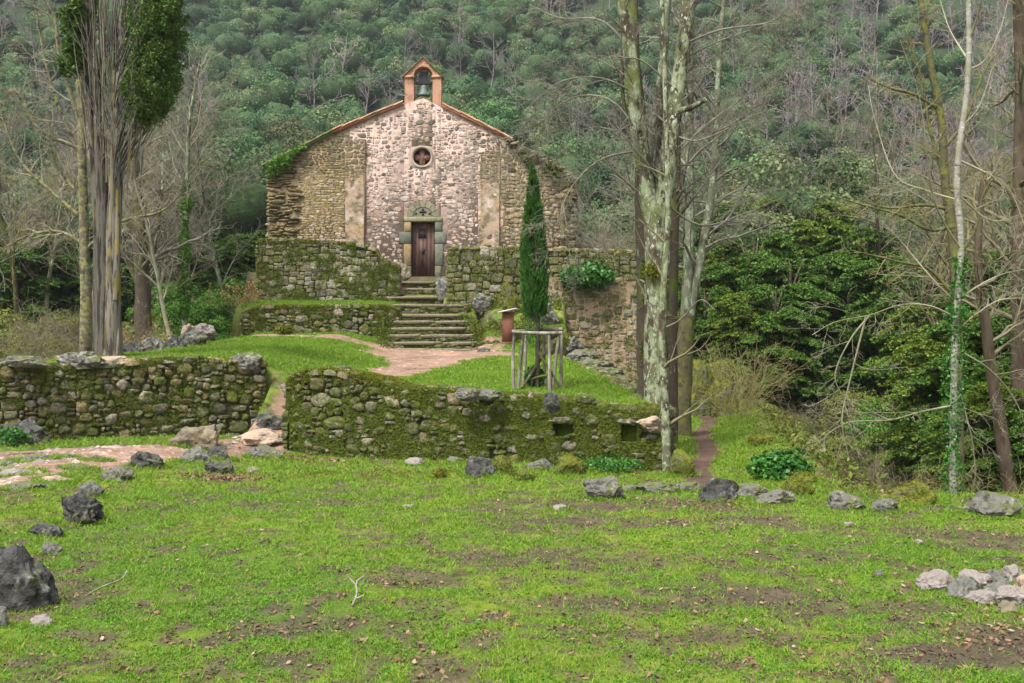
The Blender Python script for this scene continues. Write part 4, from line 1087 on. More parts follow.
# slab line beside the tall wall
for (a, b_, c, d, D, lb) in [(573, 352, 24, 16, 24.5, 'uppermost mossy slab of the descending slab line'), (583, 360, 32, 11, 23.2, 'second slab of the line descending along the tall wall'),
    (597, 368, 40, 10, 21.8, 'broad grey third slab of the descending line'), (606, 376, 40, 9, 20.4, 'dark fourth slab of the descending line'), (618, 384, 34, 9, 19.2, 'lowest slab of the line below the tall wall'),
    (630, 392, 26, 9, 18.2, 'small end stone below the slab line near the trunks')]:
    rock(a, b_, c, d, lb, 'rock_grey', 'slab', D=D, z=at(a, b_, D)[2], group='slabs descending beside the tall wall', facets=5, depth=.8)
rock(509, 308, 22, 27, 'yellow moss-capped boulder against the terrace wall', 'rock_moss', 'boulder', D=29.2, z=at(0, 308, 29.2)[2], facets=5)
rock(545, 318, 30, 16, 'grey boulder just right of the cypress foliage', 'rock_grey', 'boulder', D=28.2, z=at(0, 318, 28.2)[2])
rock(555, 348, 34, 20, 'mossy boulder behind the right stakes of the cypress', 'rock_moss', 'boulder', D=24.4, z=at(0, 348, 24.4)[2])
rock(484, 353, 14, 5, 'flat stone lying on the path right of the lowest step', 'rock_grey', 'stone', D=25.5)
rock(402, 279, 18, 15, 'square block at the left of the chapel threshold', 'slab', 'stone', D=33.4, z=4.1, facets=4)
rock(445, 292, 20, 16, 'square block right of the upper steps', 'rock_grey', 'stone', D=30.2, z=at(0, 292, 30.2)[2], facets=4)
rock(483, 305, 22, 12, 'grey rock on the mossy bank right of the steps', 'rock_grey', D=29.3, z=at(0, 305, 29.3)[2])

# ------------------------------------------------------------------ information stand
p = at(508, 341, 27.0); p[2] = H(p[0], p[1])
st_ = thing('information_stand', 'rusty steel lectern stand with a tilted pale panel beside the path', 'sign', tuple(p), -.25)
b = B(); b.box((-.17, -.05, -.05), (.17, .05, .93)); b.box((-.2, -.09, -.03), (.2, .09, .03)); obj('post', b, M['rust'], st_)
b = B(); c_, s1 = math.cos(-.32), math.sin(-.32)
Rm = np.array([[c_, 0, -s1], [0, 1, 0], [s1, 0, c_]]) if False else np.array([[math.cos(.2), 0, -math.sin(.2)], [0, 1, 0], [math.sin(.2), 0, math.cos(.2)]])
b.box((-.27, -.2, 0), (.27, .2, .035), M=(Rm, np.array((0, 0, .95)))); obj('panel', b, M['panel'], st_)

# ------------------------------------------------------------------ young cypress with its stake frame
CYP = ground_hit(537, 388, 15); 
cyp = thing('cypress_tree', 'narrow young cypress growing inside a frame of wooden stakes', 'tree', tuple(CYP))
rg = R0(44)
b = B(); Zt = (388 - 167) / FPX * CYP[1]; KZ = Zt / 4.15
tube(b, [(0, 0, -.1), (.01, 0, .6), (.02, .02, 1.4), (-.02, 0, 2.6), (-.05, 0, 3.2)], [.045, .04, .035, .025, .01], 7); obj('trunk', b, M['bark_dark'], cyp)
n = 34000
t = rg.beta(1.25, 1.25, n); z = .75 + t * (4.15 - .75)
rad = np.interp(z, [.75, 1.2, 1.6, 2.2, 2.8, 3.4, 3.9, 4.15], [.15, .20, .25, .265, .22, .155, .08, .015])
th = rg.uniform(0, 2 * math.pi, n)
lump = .62 + .7 * fbm(np.cos(th) * 2.5 + 7, np.sin(th) * 2.5 + 3, z * 5, o=2, s=5)
keep = ((z > 1.35) | (rg.rand(n) < .12)) & (fbm(np.cos(th) * 3 + 7, np.sin(th) * 3 + 3, z * 4, o=3, s=15) > .43)
rr = rad * lump * np.sqrt(rg.uniform(.25, 1, n))
P = np.stack([np.cos(th) * rr - .03 - .012 * z, np.sin(th) * rr, z], -1)[keep] * KZ
m_ = len(P); axis = np.stack([np.cos(th) * .35, np.sin(th) * .35, np.ones(n)], -1)[keep] + rg.normal(0, .22, (m_, 3))
axis /= np.linalg.norm(axis, axis=1, keepdims=True); sd2 = np.cross(axis, rg.normal(size=(m_, 3))); sd2 /= np.linalg.norm(sd2, axis=1, keepdims=True)
ln = rg.uniform(.03, .1, m_)[:, None]; wd = rg.uniform(.005, .011, m_)[:, None]
V = np.stack([P - sd2 * wd, P + sd2 * wd, P + axis * ln], 1)
b = B(); b.add(V.reshape(-1, 3), np.arange(m_ * 3).reshape(-1, 3)); obj('crown', b, M['leaf_cypress'], cyp)
fr = thing('stake_frame', 'frame of rough wooden stakes and tied crossbars round the young cypress', 'tree guard', tuple(CYP))
def wp(px, py, dy=0): 
    q = at(px, py, CYP[1] + dy); return q - CYP
S_ = [((514, 331), (514, 388), -.33), ((523, 333), (517, 389), -.3), ((526, 332), (523, 386), .3), ((549, 335), (550, 392), -.42), ((559, 333), (551, 390), -.38), ((562, 331), (562, 388), .05), ((544, 332), (546, 384), .35)]
for (tp_, bt, dy) in S_:
    a_, c_ = wp(*tp_, dy), wp(*bt, dy); c_[2] = H(c_[0] + CYP[0], c_[1] + CYP[1]) - CYP[2] - .1
    ln = smoothline([a_, (a_ + c_) / 2 + rg.normal(0, .012, 3), c_], 9)
    b = B(); tube(b, ln, np.linspace(.024, .032, 9), 8, rough=.15); obj('stake', b, M['stake'], fr)
for (p0, p1, d0, d1, r) in [((512, 332), (562, 333), -.36, -.4, .03), ((513, 331), (530, 330), -.32, .33, .028), ((528, 329), (563, 331), .33, .3, .032), ((561, 330), (548, 338), .3, -.42, .05), ((534, 328), (563, 329), .28, .1, .03)]:
    a_, c_ = wp(*p0, d0), wp(*p1, d1); b = B(); tube(b, smoothline([a_, (a_ + c_) / 2 + (0, 0, -.012), c_], 8), r, 8, rough=.15); obj('crossbar', b, M['stake'] if r < .04 else M['bark_dark'], fr)
for (p0, p1, d0, d1) in [((522, 388), (544, 355), -.35, .2), ((538, 352), (560, 387), -.36, -.38), ((530, 380), (548, 375), -.1, -.3)]:
    a_, c_ = wp(*p0, d0), wp(*p1, d1); b = B(); tube(b, smoothline([a_, (a_ + c_) / 2 + (0, 0, .01), c_], 8), .022, 8, rough=.15); obj('brace', b, M['bark_dark'], fr)

# ------------------------------------------------------------------ branching plants
def grow(rg, p, d, L, r, level, maxl, out, prm):
    n_ = max(4, int(L / prm['seg'][level])); st = L / n_
    P = [np.array(p, float)]; d = np.array(d, float); d /= np.linalg.norm(d)
    for i in range(n_):
        d = d + rg.normal(0, prm['wander'][level], 3); d[2] += prm['up'][level]
        d /= np.linalg.norm(d); P.append(P[-1] + d * st)
    P = np.array(P); rad = np.linspace(r, max(r * prm['taper'][level], prm['rmin']), n_ + 1)
    out[level].append((P, rad))
    if level < maxl: sprout(rg, P, rad, L, level, maxl, out, prm)

def sprout(rg, P, rad, L, level, maxl, out, prm, t0=None):
    nc = prm['n'][level]; nc = max(1, int(nc * rg.uniform(.8, 1.2)))
    lo = prm['t0'][level] if t0 is None else t0
    for t in lo + (1 - lo) * (np.arange(nc) + rg.rand(nc)) / nc:
        f = t * (len(P) - 1); i = min(int(f), len(P) - 2); q = P[i] * (1 - (f - i)) + P[i + 1] * (f - i)
        ax = P[i + 1] - P[i]; ax /= np.linalg.norm(ax) + 1e-9
        s = rg.normal(size=3); s -= ax * (s @ ax); s /= np.linalg.norm(s) + 1e-9
        ang = prm['ang'][level] * rg.uniform(.75, 1.25)
        dd = ax * math.cos(ang) + s * math.sin(ang)
        cl = L * prm['len'][level] * rg.uniform(.55, 1.2) * (1.15 - .55 * t)
        grow(rg, q, dd, cl, max(rad[i] * prm['rr'][level], prm['rmin']), level + 1, maxl, out, prm)

BARE = dict(seg=[.8, .5, .4, .3], wander=[.06, .16, .2, .25], up=[.03, .06, .05, .02], taper=[.25, .2, .3, .5], rmin=.004,
            n=[14, 8, 6, 4], t0=[.3, .15, .15, .1], ang=[.8, .7, .7, .7], len=[.42, .45, .5, .5], rr=[.42, .5, .6, .7])
def emit(b, items, k, mi=0):
    for (P, r) in items: tube(b, P, r, k, cap=False, mi=mi)

def bare_mesh(seed, h, r, maxl=3, mats=('twig_grey', 'twig_grey'), ks=(6, 4, 3, 3), **kw):
    prm = dict(BARE); prm.update(kw); out = [[] for _ in range(5)]; rg = R0(seed)
    grow(rg, (0, 0, -.3), (rg.normal(0, .05), rg.normal(0, .05), 1), h, r, 0, maxl, out, prm)
    b = B()
    for l in range(maxl + 1): emit(b, out[l], ks[l], 0 if l < 1 else 1)
    return mesh_of('bare_tree', b, [M[m] for m in mats], smooth=True)

def crown_points(rg, n, rx, rz, cz_, clumps, lump=.35, jit=.16):
    """points gathered in leaf clumps on an uneven ellipsoid"""
    d = rg.normal(size=(clumps, 3)); d /= np.linalg.norm(d, axis=1, keepdims=True); d[:, 2] = d[:, 2] * .9 + .08
    rad = (.45 + .6 * vn(d[:, 0] * 1.8 + 3, d[:, 1] * 1.8, d[:, 2] * 1.8 + rg.randint(90), 3)) * rg.uniform(.75, 1.05, clumps)
    c = d * rad[:, None] * np.array((rx, rx, rz)) + np.array((0, 0, cz_))
    i = rg.randint(clumps, size=n); s = rg.normal(size=(n, 3)); s /= np.linalg.norm(s, axis=1, keepdims=True)
    rr = jit * rx * rg.uniform(.6, 1.3, clumps)[i] * rg.uniform(.4, 1, n) ** .5
    P = c[i] + s * rr[:, None] * np.array((1.15, 1.15, .75))
    return P, s * 1.0 + d[i] * .3

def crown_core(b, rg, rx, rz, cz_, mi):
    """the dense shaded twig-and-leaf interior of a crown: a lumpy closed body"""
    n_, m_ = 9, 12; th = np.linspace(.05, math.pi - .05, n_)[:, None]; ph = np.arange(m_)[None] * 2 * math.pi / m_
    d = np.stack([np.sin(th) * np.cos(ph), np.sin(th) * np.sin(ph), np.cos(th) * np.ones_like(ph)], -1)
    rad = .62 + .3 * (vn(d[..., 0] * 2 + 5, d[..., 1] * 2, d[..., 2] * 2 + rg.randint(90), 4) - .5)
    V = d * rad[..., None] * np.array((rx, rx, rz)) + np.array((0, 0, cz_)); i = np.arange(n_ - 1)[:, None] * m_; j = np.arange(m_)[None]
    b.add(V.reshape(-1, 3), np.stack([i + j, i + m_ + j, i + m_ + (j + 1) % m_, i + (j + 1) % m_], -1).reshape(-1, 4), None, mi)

def evergreen_mesh(seed, rx, rz, cz_, n, size, mat_leaf, clumps=70, trunk=True, aspect=1.0, jit=.2):
    rg = R0(seed); b = B()
    P, o_ = crown_points(rg, n, rx, rz, cz_, clumps, jit=jit)
    P = P[P[:, 2] > -.2]; o_ = o_[:len(P)]
    leaves(b, P, size, rg, up=.35, out=o_, aspect=aspect, ow=2.2)
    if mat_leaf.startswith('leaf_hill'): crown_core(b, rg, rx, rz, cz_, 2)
    if trunk:
        tube(b, smoothline([(0, 0, -.5), (rg.normal(0, .1), rg.normal(0, .1), cz_ * .6), (0, 0, cz_ + rz * .3)], 6), np.linspace(.18, .06, 6) * rx / 2.4, 6, mi=1)
        for q in range(6):
            a = rg.uniform(0, 6.28); tube(b, smoothline([(0, 0, cz_ * .5), (math.cos(a) * rx * .35, math.sin(a) * rx * .35, cz_ * .9), (math.cos(a) * rx * .7, math.sin(a) * rx * .7, cz_ + rz * .2)], 5), np.linspace(.07, .02, 5) * rx / 2.4, 4, mi=1)
    return mesh_of('evergreen_tree', b, [M[mat_leaf], M['bark_dark'], M['leaf_core']])

# ------------------------------------------------------------------ hillside wood
EV = []
for i in range(7):
    rg = R0(200 + i); rx = rg.uniform(2.2, 3.0)
    EV.append((evergreen_mesh(300 + i, rx, rx * rg.uniform(.85, 1.15), rx * 1.15 + .7, 9000, .12, ['leaf_hill', 'leaf_hill', 'leaf_hill_dark', 'leaf_hill', 'leaf_hill_dark', 'leaf_hill_olive', 'leaf_hill_olive'][i], clumps=26, jit=.3), i))
BR = [bare_mesh(400 + i, 7.5 + i * .7, .13, 3, ('twig_purple', 'twig_purple') if i % 2 else ('twig_grey', 'twig_purple'), n=[16, 8, 6, 4], rmin=.014, len=[.4, .45, .5, .5]) for i in range(4)]
def bareness(x, y):
    return .10 + .42 * ss(2, 35, x * (60 / np.maximum(y, 40))) + (fbm(x / 17 + 3, y / 17, s=51) - .5) * 1.7 - .35 * np.exp(-((x / y + .25) / .13) ** 2) 
def hill_sites(d0, d1, spacing, seed):
    rg = R0(seed); pts = []; cellz = {}
    tries = int((d1 ** 2 - d0 ** 2) * .7 / spacing ** 2 * 14)
    for _ in range(tries):
        D = math.sqrt(rg.uniform(d0 ** 2, d1 ** 2)); x = rg.uniform(-.66, .66) * D
        if D < 52 and -10.5 < x < 5: continue
        k = (int(x // spacing), int(D // spacing))
        if any(math.hypot(x - a, D - c) < spacing for dx in (-1, 0, 1) for dy in (-1, 0, 1) for (a, c) in cellz.get((k[0] + dx, k[1] + dy), ())): continue
        cellz.setdefault(k, []).append((x, D)); pts.append((x, D))
    return pts
rg = R0(5)
GE, GB = 'evergreen trees on the near hillside', 'leafless trees on the near hillside'
LB = {0: 'rounded grey-green evergreen tree in the wood on the hillside behind the chapel', 2: 'rounded dark green evergreen tree in the wood on the hillside behind the chapel', 5: 'rounded olive-green evergreen tree in the wood on the hillside behind the chapel'}
KIND = [0, 0, 2, 0, 2, 5, 5]
ne = nbr = 0
for (x, y) in hill_sites(44, 90, 3.3, 7):
    z = float(H(x, y)); bare = rg.rand() < bareness(x, y)
    if bare and nbr < 290:
        o = bpy.data.objects.new('leafless_tree', BR[rg.randint(4)]); nbr += 1
        tag(o, 'small leafless grey tree among the evergreens on the hillside', 'tree', GB)
        s = rg.uniform(.75, 1.15)
    elif ne < 290:
        k = rg.randint(7); o = bpy.data.objects.new('evergreen_tree', EV[k][0]); ne += 1
        tag(o, LB[KIND[k]], 'tree', ['grey-green', 0, 'dark green', 0, 0, 'olive-green'][KIND[k]] + ' ' + GE)
        s = rg.uniform(.7, 1.3)
    else: continue
    COL.objects.link(o); o.location = (x, y, z - .3); o.rotation_euler = (0, 0, rg.uniform(0, 6.28)); o.scale = (s, s, s * rg.uniform(.9, 1.15))
# the far wood as one mass
def far_mass():
    rg = R0(99); be, bd, bb, bo, bc = B(), B(), B(), B(), B()
    base = []
    for i in range(4):
        P, o_ = crown_points(R0(600 + i), 1250, 2.6, 2.5, 2.7, 20, jit=.3); base.append((P, o_))
    lite = []
    for i in range(3):
        prm = dict(BARE); prm.update(n=[12, 7, 4, 4], rmin=.03); out = [[] for _ in range(5)]
        grow(R0(640 + i), (0, 0, -.3), (0, 0, 1), 8, .12, 0, 2, out, prm)
        q = B(); emit(q, out[0], 3); emit(q, out[1], 3); emit(q, out[2], 3); lite.append(q)
    for (x, y) in hill_sites(90, 205, 3.7, 8):
        z = float(H(x, y)) - .3; s = rg.uniform(.8, 1.4)
        if rg.rand() < bareness(x, y) + .05:
            th = rg.uniform(0, 6.28); c_, s_2 = math.cos(th), math.sin(th)
            Rm = np.array([[c_, -s_2, 0], [s_2, c_, 0], [0, 0, 1]]) * s
            for (v, f, _, _) in lite[rg.randint(3)].p: bb.add(v @ Rm.T + (x, y, z), f)
        else:
            P, o_ = base[rg.randint(4)]; th = rg.uniform(0, 6.28)
            c_, s_2 = math.cos(th), math.sin(th); Rm = np.array([[c_, -s_2, 0], [s_2, c_, 0], [0, 0, 1]])
            leaves((be, be, bd, bd, bo)[rg.randint(5)], P @ Rm.T * s + (x, y, z), .21, rg, up=.35, out=o_ @ Rm.T, ow=2.2)
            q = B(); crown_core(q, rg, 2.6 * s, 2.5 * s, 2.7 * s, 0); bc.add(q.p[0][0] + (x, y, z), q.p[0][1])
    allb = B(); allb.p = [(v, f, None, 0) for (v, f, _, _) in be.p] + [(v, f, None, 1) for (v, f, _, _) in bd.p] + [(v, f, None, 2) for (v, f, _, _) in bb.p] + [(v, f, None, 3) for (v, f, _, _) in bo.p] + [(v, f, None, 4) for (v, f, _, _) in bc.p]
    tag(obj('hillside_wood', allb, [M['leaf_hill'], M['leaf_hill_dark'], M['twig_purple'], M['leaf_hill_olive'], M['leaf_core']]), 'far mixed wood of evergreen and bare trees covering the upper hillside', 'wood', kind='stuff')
far_mass()

# ------------------------------------------------------------------ middle-distance trees and thickets
def place(me, name, px, D, label, cat='tree', group=None, s=1.0, zoff=-.1, rz=None, sz=None, rg=R0(1)):
    x = (px - 512) / FPX * D
    o = bpy.data.objects.new(name, me); COL.objects.link(o)
    o.location = (x, D, float(H(x, D)) + zoff); o.rotation_euler = (0, 0, rg.uniform(0, 6.28) if rz is None else rz); o.scale = (s, s, s if sz is None else sz)
    return tag(o, label, cat, group)
MID = [bare_mesh(500 + i, 9.5 + (i % 3), .12, 3, m, n=[18, 9, 7, 4], rmin=.006, wander=[.07, .2, .24, .28], up=[.03, u, .04, .02])
       for i, (m, u) in enumerate([(('bark_lichen_dim', 'twig_grey'), .07), (('bark_brown', 'twig_brown'), .03), (('bark_mossy', 'twig_olive'), .05), (('twig_pale', 'twig_pale'), .05), (('bark_dark', 'twig_grey'), .06)])]
MIDL = {0: 'grey lichened', 1: 'brown-twigged', 2: 'olive mossy', 3: 'pale-barked', 4: 'dark-barked'}
rg = R0(61)
def thicket(px0, px1, D0, D1, n_, kinds, where, s0=.7, s1=1.15, seed=1):
    rg = R0(seed)
    for i in range(n_):
        px = px0 + (px1 - px0) * (i + rg.rand()) / n_; D = rg.uniform(D0, D1); k = kinds[rg.randint(len(kinds))]
        place(MID[k], 'leafless_tree', px, D, '%s leafless tree in the thicket %s' % (MIDL[k], where), group='%s leafless trees %s' % (MIDL[k], where), s=rg.uniform(s0, s1), rg=rg)
thicket(-30, 245, 25, 42, 22, [0, 2, 3, 4, 1, 3], 'left of the chapel', .6, 1.0, 2)
thicket(585, 830, 35, 46, 8, [0, 2, 1, 4], 'right of the chapel', .65, 1.05, 3)
thicket(860, 1050, 22, 40, 10, [2, 1, 2, 3, 0], 'behind the birch on the right', .55, .95, 4)

def yew_mesh(seed, ml):
    """layered, drooping feathery sprays on ascending limbs"""
    rg = R0(seed); b = B(); Ps = []; Dr = []
    for q in range(85):
        h = rg.uniform(.15, 3.3); a = rg.uniform(0, 6.28); R = (1.75 * (1 - (h / 3.7) ** 2) ** .5) * rg.uniform(.55, 1.15)
        L = smoothline([(0, 0, h * .75), (math.cos(a) * R * .5, math.sin(a) * R * .5, h * .95 + .15), (math.cos(a) * R, math.sin(a) * R, h * .9)], 9)
        tube(b, L, np.linspace(.03, .006, 9), 4, cap=False, mi=1)
        k = 26
        for w in range(k):
            t = rg.uniform(.25, 1); p0 = L[int(t * 8)]; sa = a + rg.choice([-1, 1]) * rg.uniform(.4, 1.1); sl = rg.uniform(.2, .5) * (1.25 - t * .5)
            m_ = 36; u = rg.rand(m_)[:, None]; d = np.array((math.cos(sa), math.sin(sa), -.15)); e = np.array((-math.sin(sa), math.cos(sa), 0))
            P = p0 + d * u * sl + e * rg.normal(0, .05, (m_, 1)) * (1 - u * .5) + np.array((0, 0, -.28)) * (u * sl) ** 1.5 + rg.normal(0, .012, (m_, 3)); Ps.append(P)
    P = np.concatenate(Ps); leaves(b, P, .034, rg, up=1.1, aspect=1.7)
    tube(b, [(0, 0, -.4), (.03, 0, 1.5), (0, .03, 3)], [.09, .06, .02], 6, mi=1)
    return mesh_of('evergreen_tree', b, [M[ml], M['bark_dark']])
M['leaf_yew_light'] = mat('leaf_yew_light', island=[(.05, .1, .01), (.09, .16, .015), (.15, .22, .025), (.2, .24, .04)], rough=.7, transl=.3)
# bushes: yew, box, olive scrub
BUSH = {}
for key, (ml, rx, rz_, n_, sz_) in {'yew': ('leaf_yew', 1.7, 1.9, 42000, .05), 'box': ('leaf_box', 1.3, 1.2, 20000, .045), 'scrub': ('leaf_olive', 1.4, 1.2, 15000, .05)}.items():
    BUSH[key] = [yew_mesh(700 + i, m_) for i, m_ in enumerate(('leaf_yew', 'leaf_yew', 'leaf_yew_light'))] if key == 'yew' else [evergreen_mesh(700 + i + len(key) * 9, rx, rz_, rz_ * .85, n_, sz_, ml, clumps=120, aspect=1.6, jit=.23) for i in range(2)]
def bushes(lst, key, label, group, name='evergreen_bush'):
    rg = R0(len(label))
    for (px, D, s) in lst:
        place(BUSH[key][rg.randint(len(BUSH[key]))], name, px, D, label, 'bush', group, s=s, zoff=-.15, rg=rg)
bushes([(150, 31, .8), (176, 29, .85), (205, 29.5, .95), (232, 31, 1.05), (190, 33, 1.2), (245, 33, 1.3), (222, 27.5, .6), (165, 26, .55)], 'box', 'bright green box bush between the old tree and the chapel', 'box bushes left of the chapel')
bushes([(228, 36, 1.2), (250, 38, 1.3), (120, 36, 1.0)], 'yew', 'dark green yew bush at the left corner of the chapel', 'yews left of the chapel')
bushes([(20, 24, .75), (45, 22, .6), (8, 20, .55), (65, 28, .8), (-15, 25, 1)], 'scrub', 'olive-green scrub bush behind the left wall', 'scrub behind the left wall')
bushes([(20, 33, 1.4), (60, 36, 1.3), (100, 34, 1.0), (-10, 38, 1.5)], 'yew', 'dark evergreen bush in the wood at the left edge', 'dark bushes at the left edge')
bushes([(715, 34, 1.5), (755, 32, 1.7), (790, 30, 1.5), (825, 35, 1.6), (745, 28, 1.0), (775, 28, 1.2), (735, 38, 2), (800, 36, 2.1), (850, 32, 1.8), (705, 30, 1.1), (680, 40, 1.8), (640, 42, 1.7)], 'yew', 'dark green yew thicket bush right of the dirt trail', 'yews right of the trail')
bushes([(945, 21, 1.3), (985, 20, 1.25), (1020, 19, 1.2), (895, 28, 1.6), (965, 26, 1.7), (1040, 24, 1.6), (1000, 16, .8), (1030, 15, .7), (972, 17.5, .7)], 'yew', 'dark green yew bush behind the ivy-clad birch', 'yews behind the birch')
bushes([(890, 24, .9), (950, 24, 1.1), (1010, 23, 1.0), (820, 31, 1.1), (770, 35, 1.5)], 'box', 'lighter green bush among the dark yews on the right', 'light bushes on the right')
bushes([(700, 26, .55), (840, 22, .55), (860, 26, .8), (720, 27, .7)], 'scrub', 'olive scrub bush at the edge of the right hollow', 'scrub round the hollow')

rg = R0(71)
for i, (px, D, s_q) in enumerate([(665, 43, 1.1), (700, 40, 1.2), (735, 43, 1.3), (770, 41, 1.25), (805, 43, 1.35), (842, 41, 1.15), (880, 44, 1.2), (750, 37, 1.0), (790, 37, 1.05), (920, 42, 1.0), (600, 44, 1.1), (630, 43, 1.0), (240, 42, 1.2), (205, 43, 1.1), (165, 44, 1.1), (60, 43, 1.0), (110, 42, 1.0), (15, 42, 1.1)]):
    side = 'right' if px > 500 else 'left'; kk = [0, 2, 0, 5][i % 4]
    place(EV[kk][0], 'evergreen_tree', px, D, '%s evergreen tree low on the slope %s of the chapel' % ({0: 'grey-green', 2: 'dark green', 5: 'olive-green'}[kk], side), group='%s evergreens low on the slope %s of the chapel' % ({0: 'grey-green', 2: 'dark green', 5: 'olive-green'}[kk], side), s=s_q, rg=rg)
# arching brown shrubs
def shrub_mesh(seed, n_, h, m, spread=.5, leafm=None, r=.01):
    rg = R0(seed); out = [[] for _ in range(5)]
    prm = dict(BARE); prm.update(seg=[.25, .2, .2, .2], wander=[.12, .2, .25, .3], up=[-.03, -.02, -.02, 0], n=[7, 4, 3, 2], rmin=.003, t0=[.25, .2, .2, .2], len=[.45, .5, .5, .5])
    for i in range(n_):
        a = rg.uniform(0, 6.28); sp = rg.uniform(.1, spread)
        grow(rg, (math.cos(a) * .2, math.sin(a) * .2, -.1), (math.cos(a) * sp, math.sin(a) * sp, 1), h * rg.uniform(.6, 1.1), r, 0, 2, out, prm)
    b = B(); emit(b, out[0], 4); emit(b, out[1], 3); emit(b, out[2], 3)
    mats = [M[m]]
    if leafm:
        P = np.concatenate([p[0] for p in out[2]]); P = P[rg.rand(len(P)) < .5]; leaves(b, P, .05, rg, mi=1, aspect=1.5); mats.append(M[leafm])
    return mesh_of('shrub', b, mats, smooth=True)
SHB = [shrub_mesh(i, 22, 2.0, m, .8) for i, m in enumerate(['twig_brown', 'twig_pale', 'twig_olive'])]
LFS = shrub_mesh(9, 16, 1.6, 'twig_brown', .7, 'leaf_dead')
def shrubs(lst, k, label, group):
    rg = R0(len(label) + k)
    for (px, D, s) in lst: place(SHB[k] if k < 3 else LFS, 'shrub', px, D, label, 'shrub', group, s=s, rg=rg)
shrubs([(585, 36, 1.5), (600, 35.5, 1.4), (615, 35.5, 1.5), (630, 36, 1.3), (592, 38, 1.7), (608, 37.5, 1.7), (622, 38, 1.6)], 1, 'tall pale dry shrub behind the tall terrace wall', 'dry shrubs behind the tall wall')
shrubs([(870, 21, .6), (845, 25, .7), (805, 24, .6), (890, 17, .6), (862, 15, .4)], 0, 'tangled brown shrub in the hollow on the right', 'brown shrubs in the hollow')
shrubs([(20, 19, 1), (60, 20, .9), (40, 23, 1.1), (90, 21, .8), (5, 22, 1.1), (75, 25, 1.2), (130, 23, .9)], 0, 'tangled brown shrub behind the left wall', 'brown shrubs behind the left wall')
shrubs([(150, 24, .9), (145, 27, 1.0), (240, 29.5, .8), (128, 22, .8)], 3, 'shrub with withered yellow leaves near the old tree', 'yellow-leaved shrubs near the old tree')
shrubs([(700, 25.5, 1.0), (728, 24.5, 1.1), (745, 26, 1.1), (735, 22, .7)], 2, 'olive-brown shrub behind the mossy boulders', 'shrubs behind the mossy boulders')
shrubs([(975, 14, .8), (1005, 13.5, .8), (1020, 18, 1.1), (905, 15, .7)], 2, 'mossy low shrub beside the birch on the right', 'mossy shrubs beside the birch')

# ------------------------------------------------------------------ hero trees
def limb(parent, nm, pts, D, r0, r1, m, k=10, n_=22, rough=.12, seed=1):
    """pts: (px, py) or (px, py, D)"""
    W = np.array([at(q[0], q[1], q[2] if len(q) > 2 else D) for q in pts]) - np.array(parent.location)
    L = smoothline(W, n_); rad = np.linspace(r0, r1, n_)
    b = B(); tube(b, L, rad, k, rough=rough, seed=seed); obj(nm, b, M[m], parent, smooth=True)
    return L, rad
def twigs_on(parent, lims, m, seed, prm_kw, nm='branches', L=None, t0=.1, ks=(4, 3, 3)):
    rg = R0(seed); prm = dict(BARE); prm.update(prm_kw); out = [[] for _ in range(5)]
    for (P, rad) in lims:
        ln = np.linalg.norm(np.diff(P, axis=0), axis=1).sum() if L is None else L
        sprout(rg, P, rad, ln, 0, prm.get('maxl', 3), out, prm, t0=t0)
    b = B()
    for l in (1, 2, 3): emit(b, out[l], ks[l - 1])
    return obj(nm, b, M[m], parent, smooth=True)

M['bark_fissured'] = mat('bark_fissured', (.12, .105, .085), layers=[((.03, .027, .022), 5, .46, .56), ((.2, .16, .05), 1.3, .6, .7)], stretch=(3, 3, .35), bump=(8, 1, .06))
# 1 old half-dead cypress on the left
D = 17.3; base = at(107, 362, D); base[2] = H(base[0], base[1])
t1 = thing('old_cypress_tree', 'tall old half-dead cypress with fissured grey trunk and one green side', 'tree', tuple(base))
lm = []
for i, (pts, r0, r1) in enumerate([
    ([(104, 372), (105, 320), (104, 250), (101, 180), (98, 110), (92, 40), (88, -30)], .175, .05),
    ([(112, 372), (112, 310), (113, 240), (116, 170), (120, 100), (122, 40), (124, -30)], .17, .05),
    ([(99, 366), (98, 300), (97, 230), (94, 170), (90, 110), (84, 50), (80, -20)], .1, .03)]):
    lm.append(limb(t1, 'trunk', pts, D, r0 * (1.12 if i == 1 else 1.0), r1, ['bark_fissured', 'bark_grey', 'bark_fissured'][i], 14, 40, .25, seed=i))
for i, (x0, y0_, x1, y1_, r) in enumerate([(107, 345, 106, 270, .07), (116, 300, 117, 170, .075), (111, 240, 114, 70, .06), (109, 290, 110, 200, .08), (117, 368, 118, 320, .05)]):
    limb(t1, 'yellow_bark_strip', [(x0, y0_, D - .09), ((x0 + x1) / 2 + 1, (y0_ + y1_) / 2, D - .11), (x1, y1_, D - .02)], D, r, r * .45, 'bark_yellow', 8, 20, .35, seed=i)
rg = R0(8); b = B()
for i in range(44):
    px = rg.uniform(90, 132); py = rg.uniform(30, 200); ln = rg.uniform(70, 190); dx = (px - 108) * rg.uniform(.2, .9)
    dd = rg.uniform(-.35, .35); P = [at(px, py, D + dd), at(px + dx * .45, py - ln * .35, D + dd * 1.5), at(px + dx * .8 + rg.normal(0, 2), py - ln * .7, D + dd * 2), at(px + dx + rg.normal(0, 3), py - ln, D + dd * 2.2)]
    r = rg.uniform(.005, .022); tube(b, smoothline(np.array(P) - base, 12), np.linspace(r, r * .3, 12), 5, rough=.2)
M['deadwood'] = mat('deadwood', (.2, .165, .125), layers=[((.08, .07, .05), 3, .45, .6), ((.2, .16, .04), 1.5, .6, .7)])
obj('dead_branches', b, M['deadwood'], t1, smooth=True)
b = B()
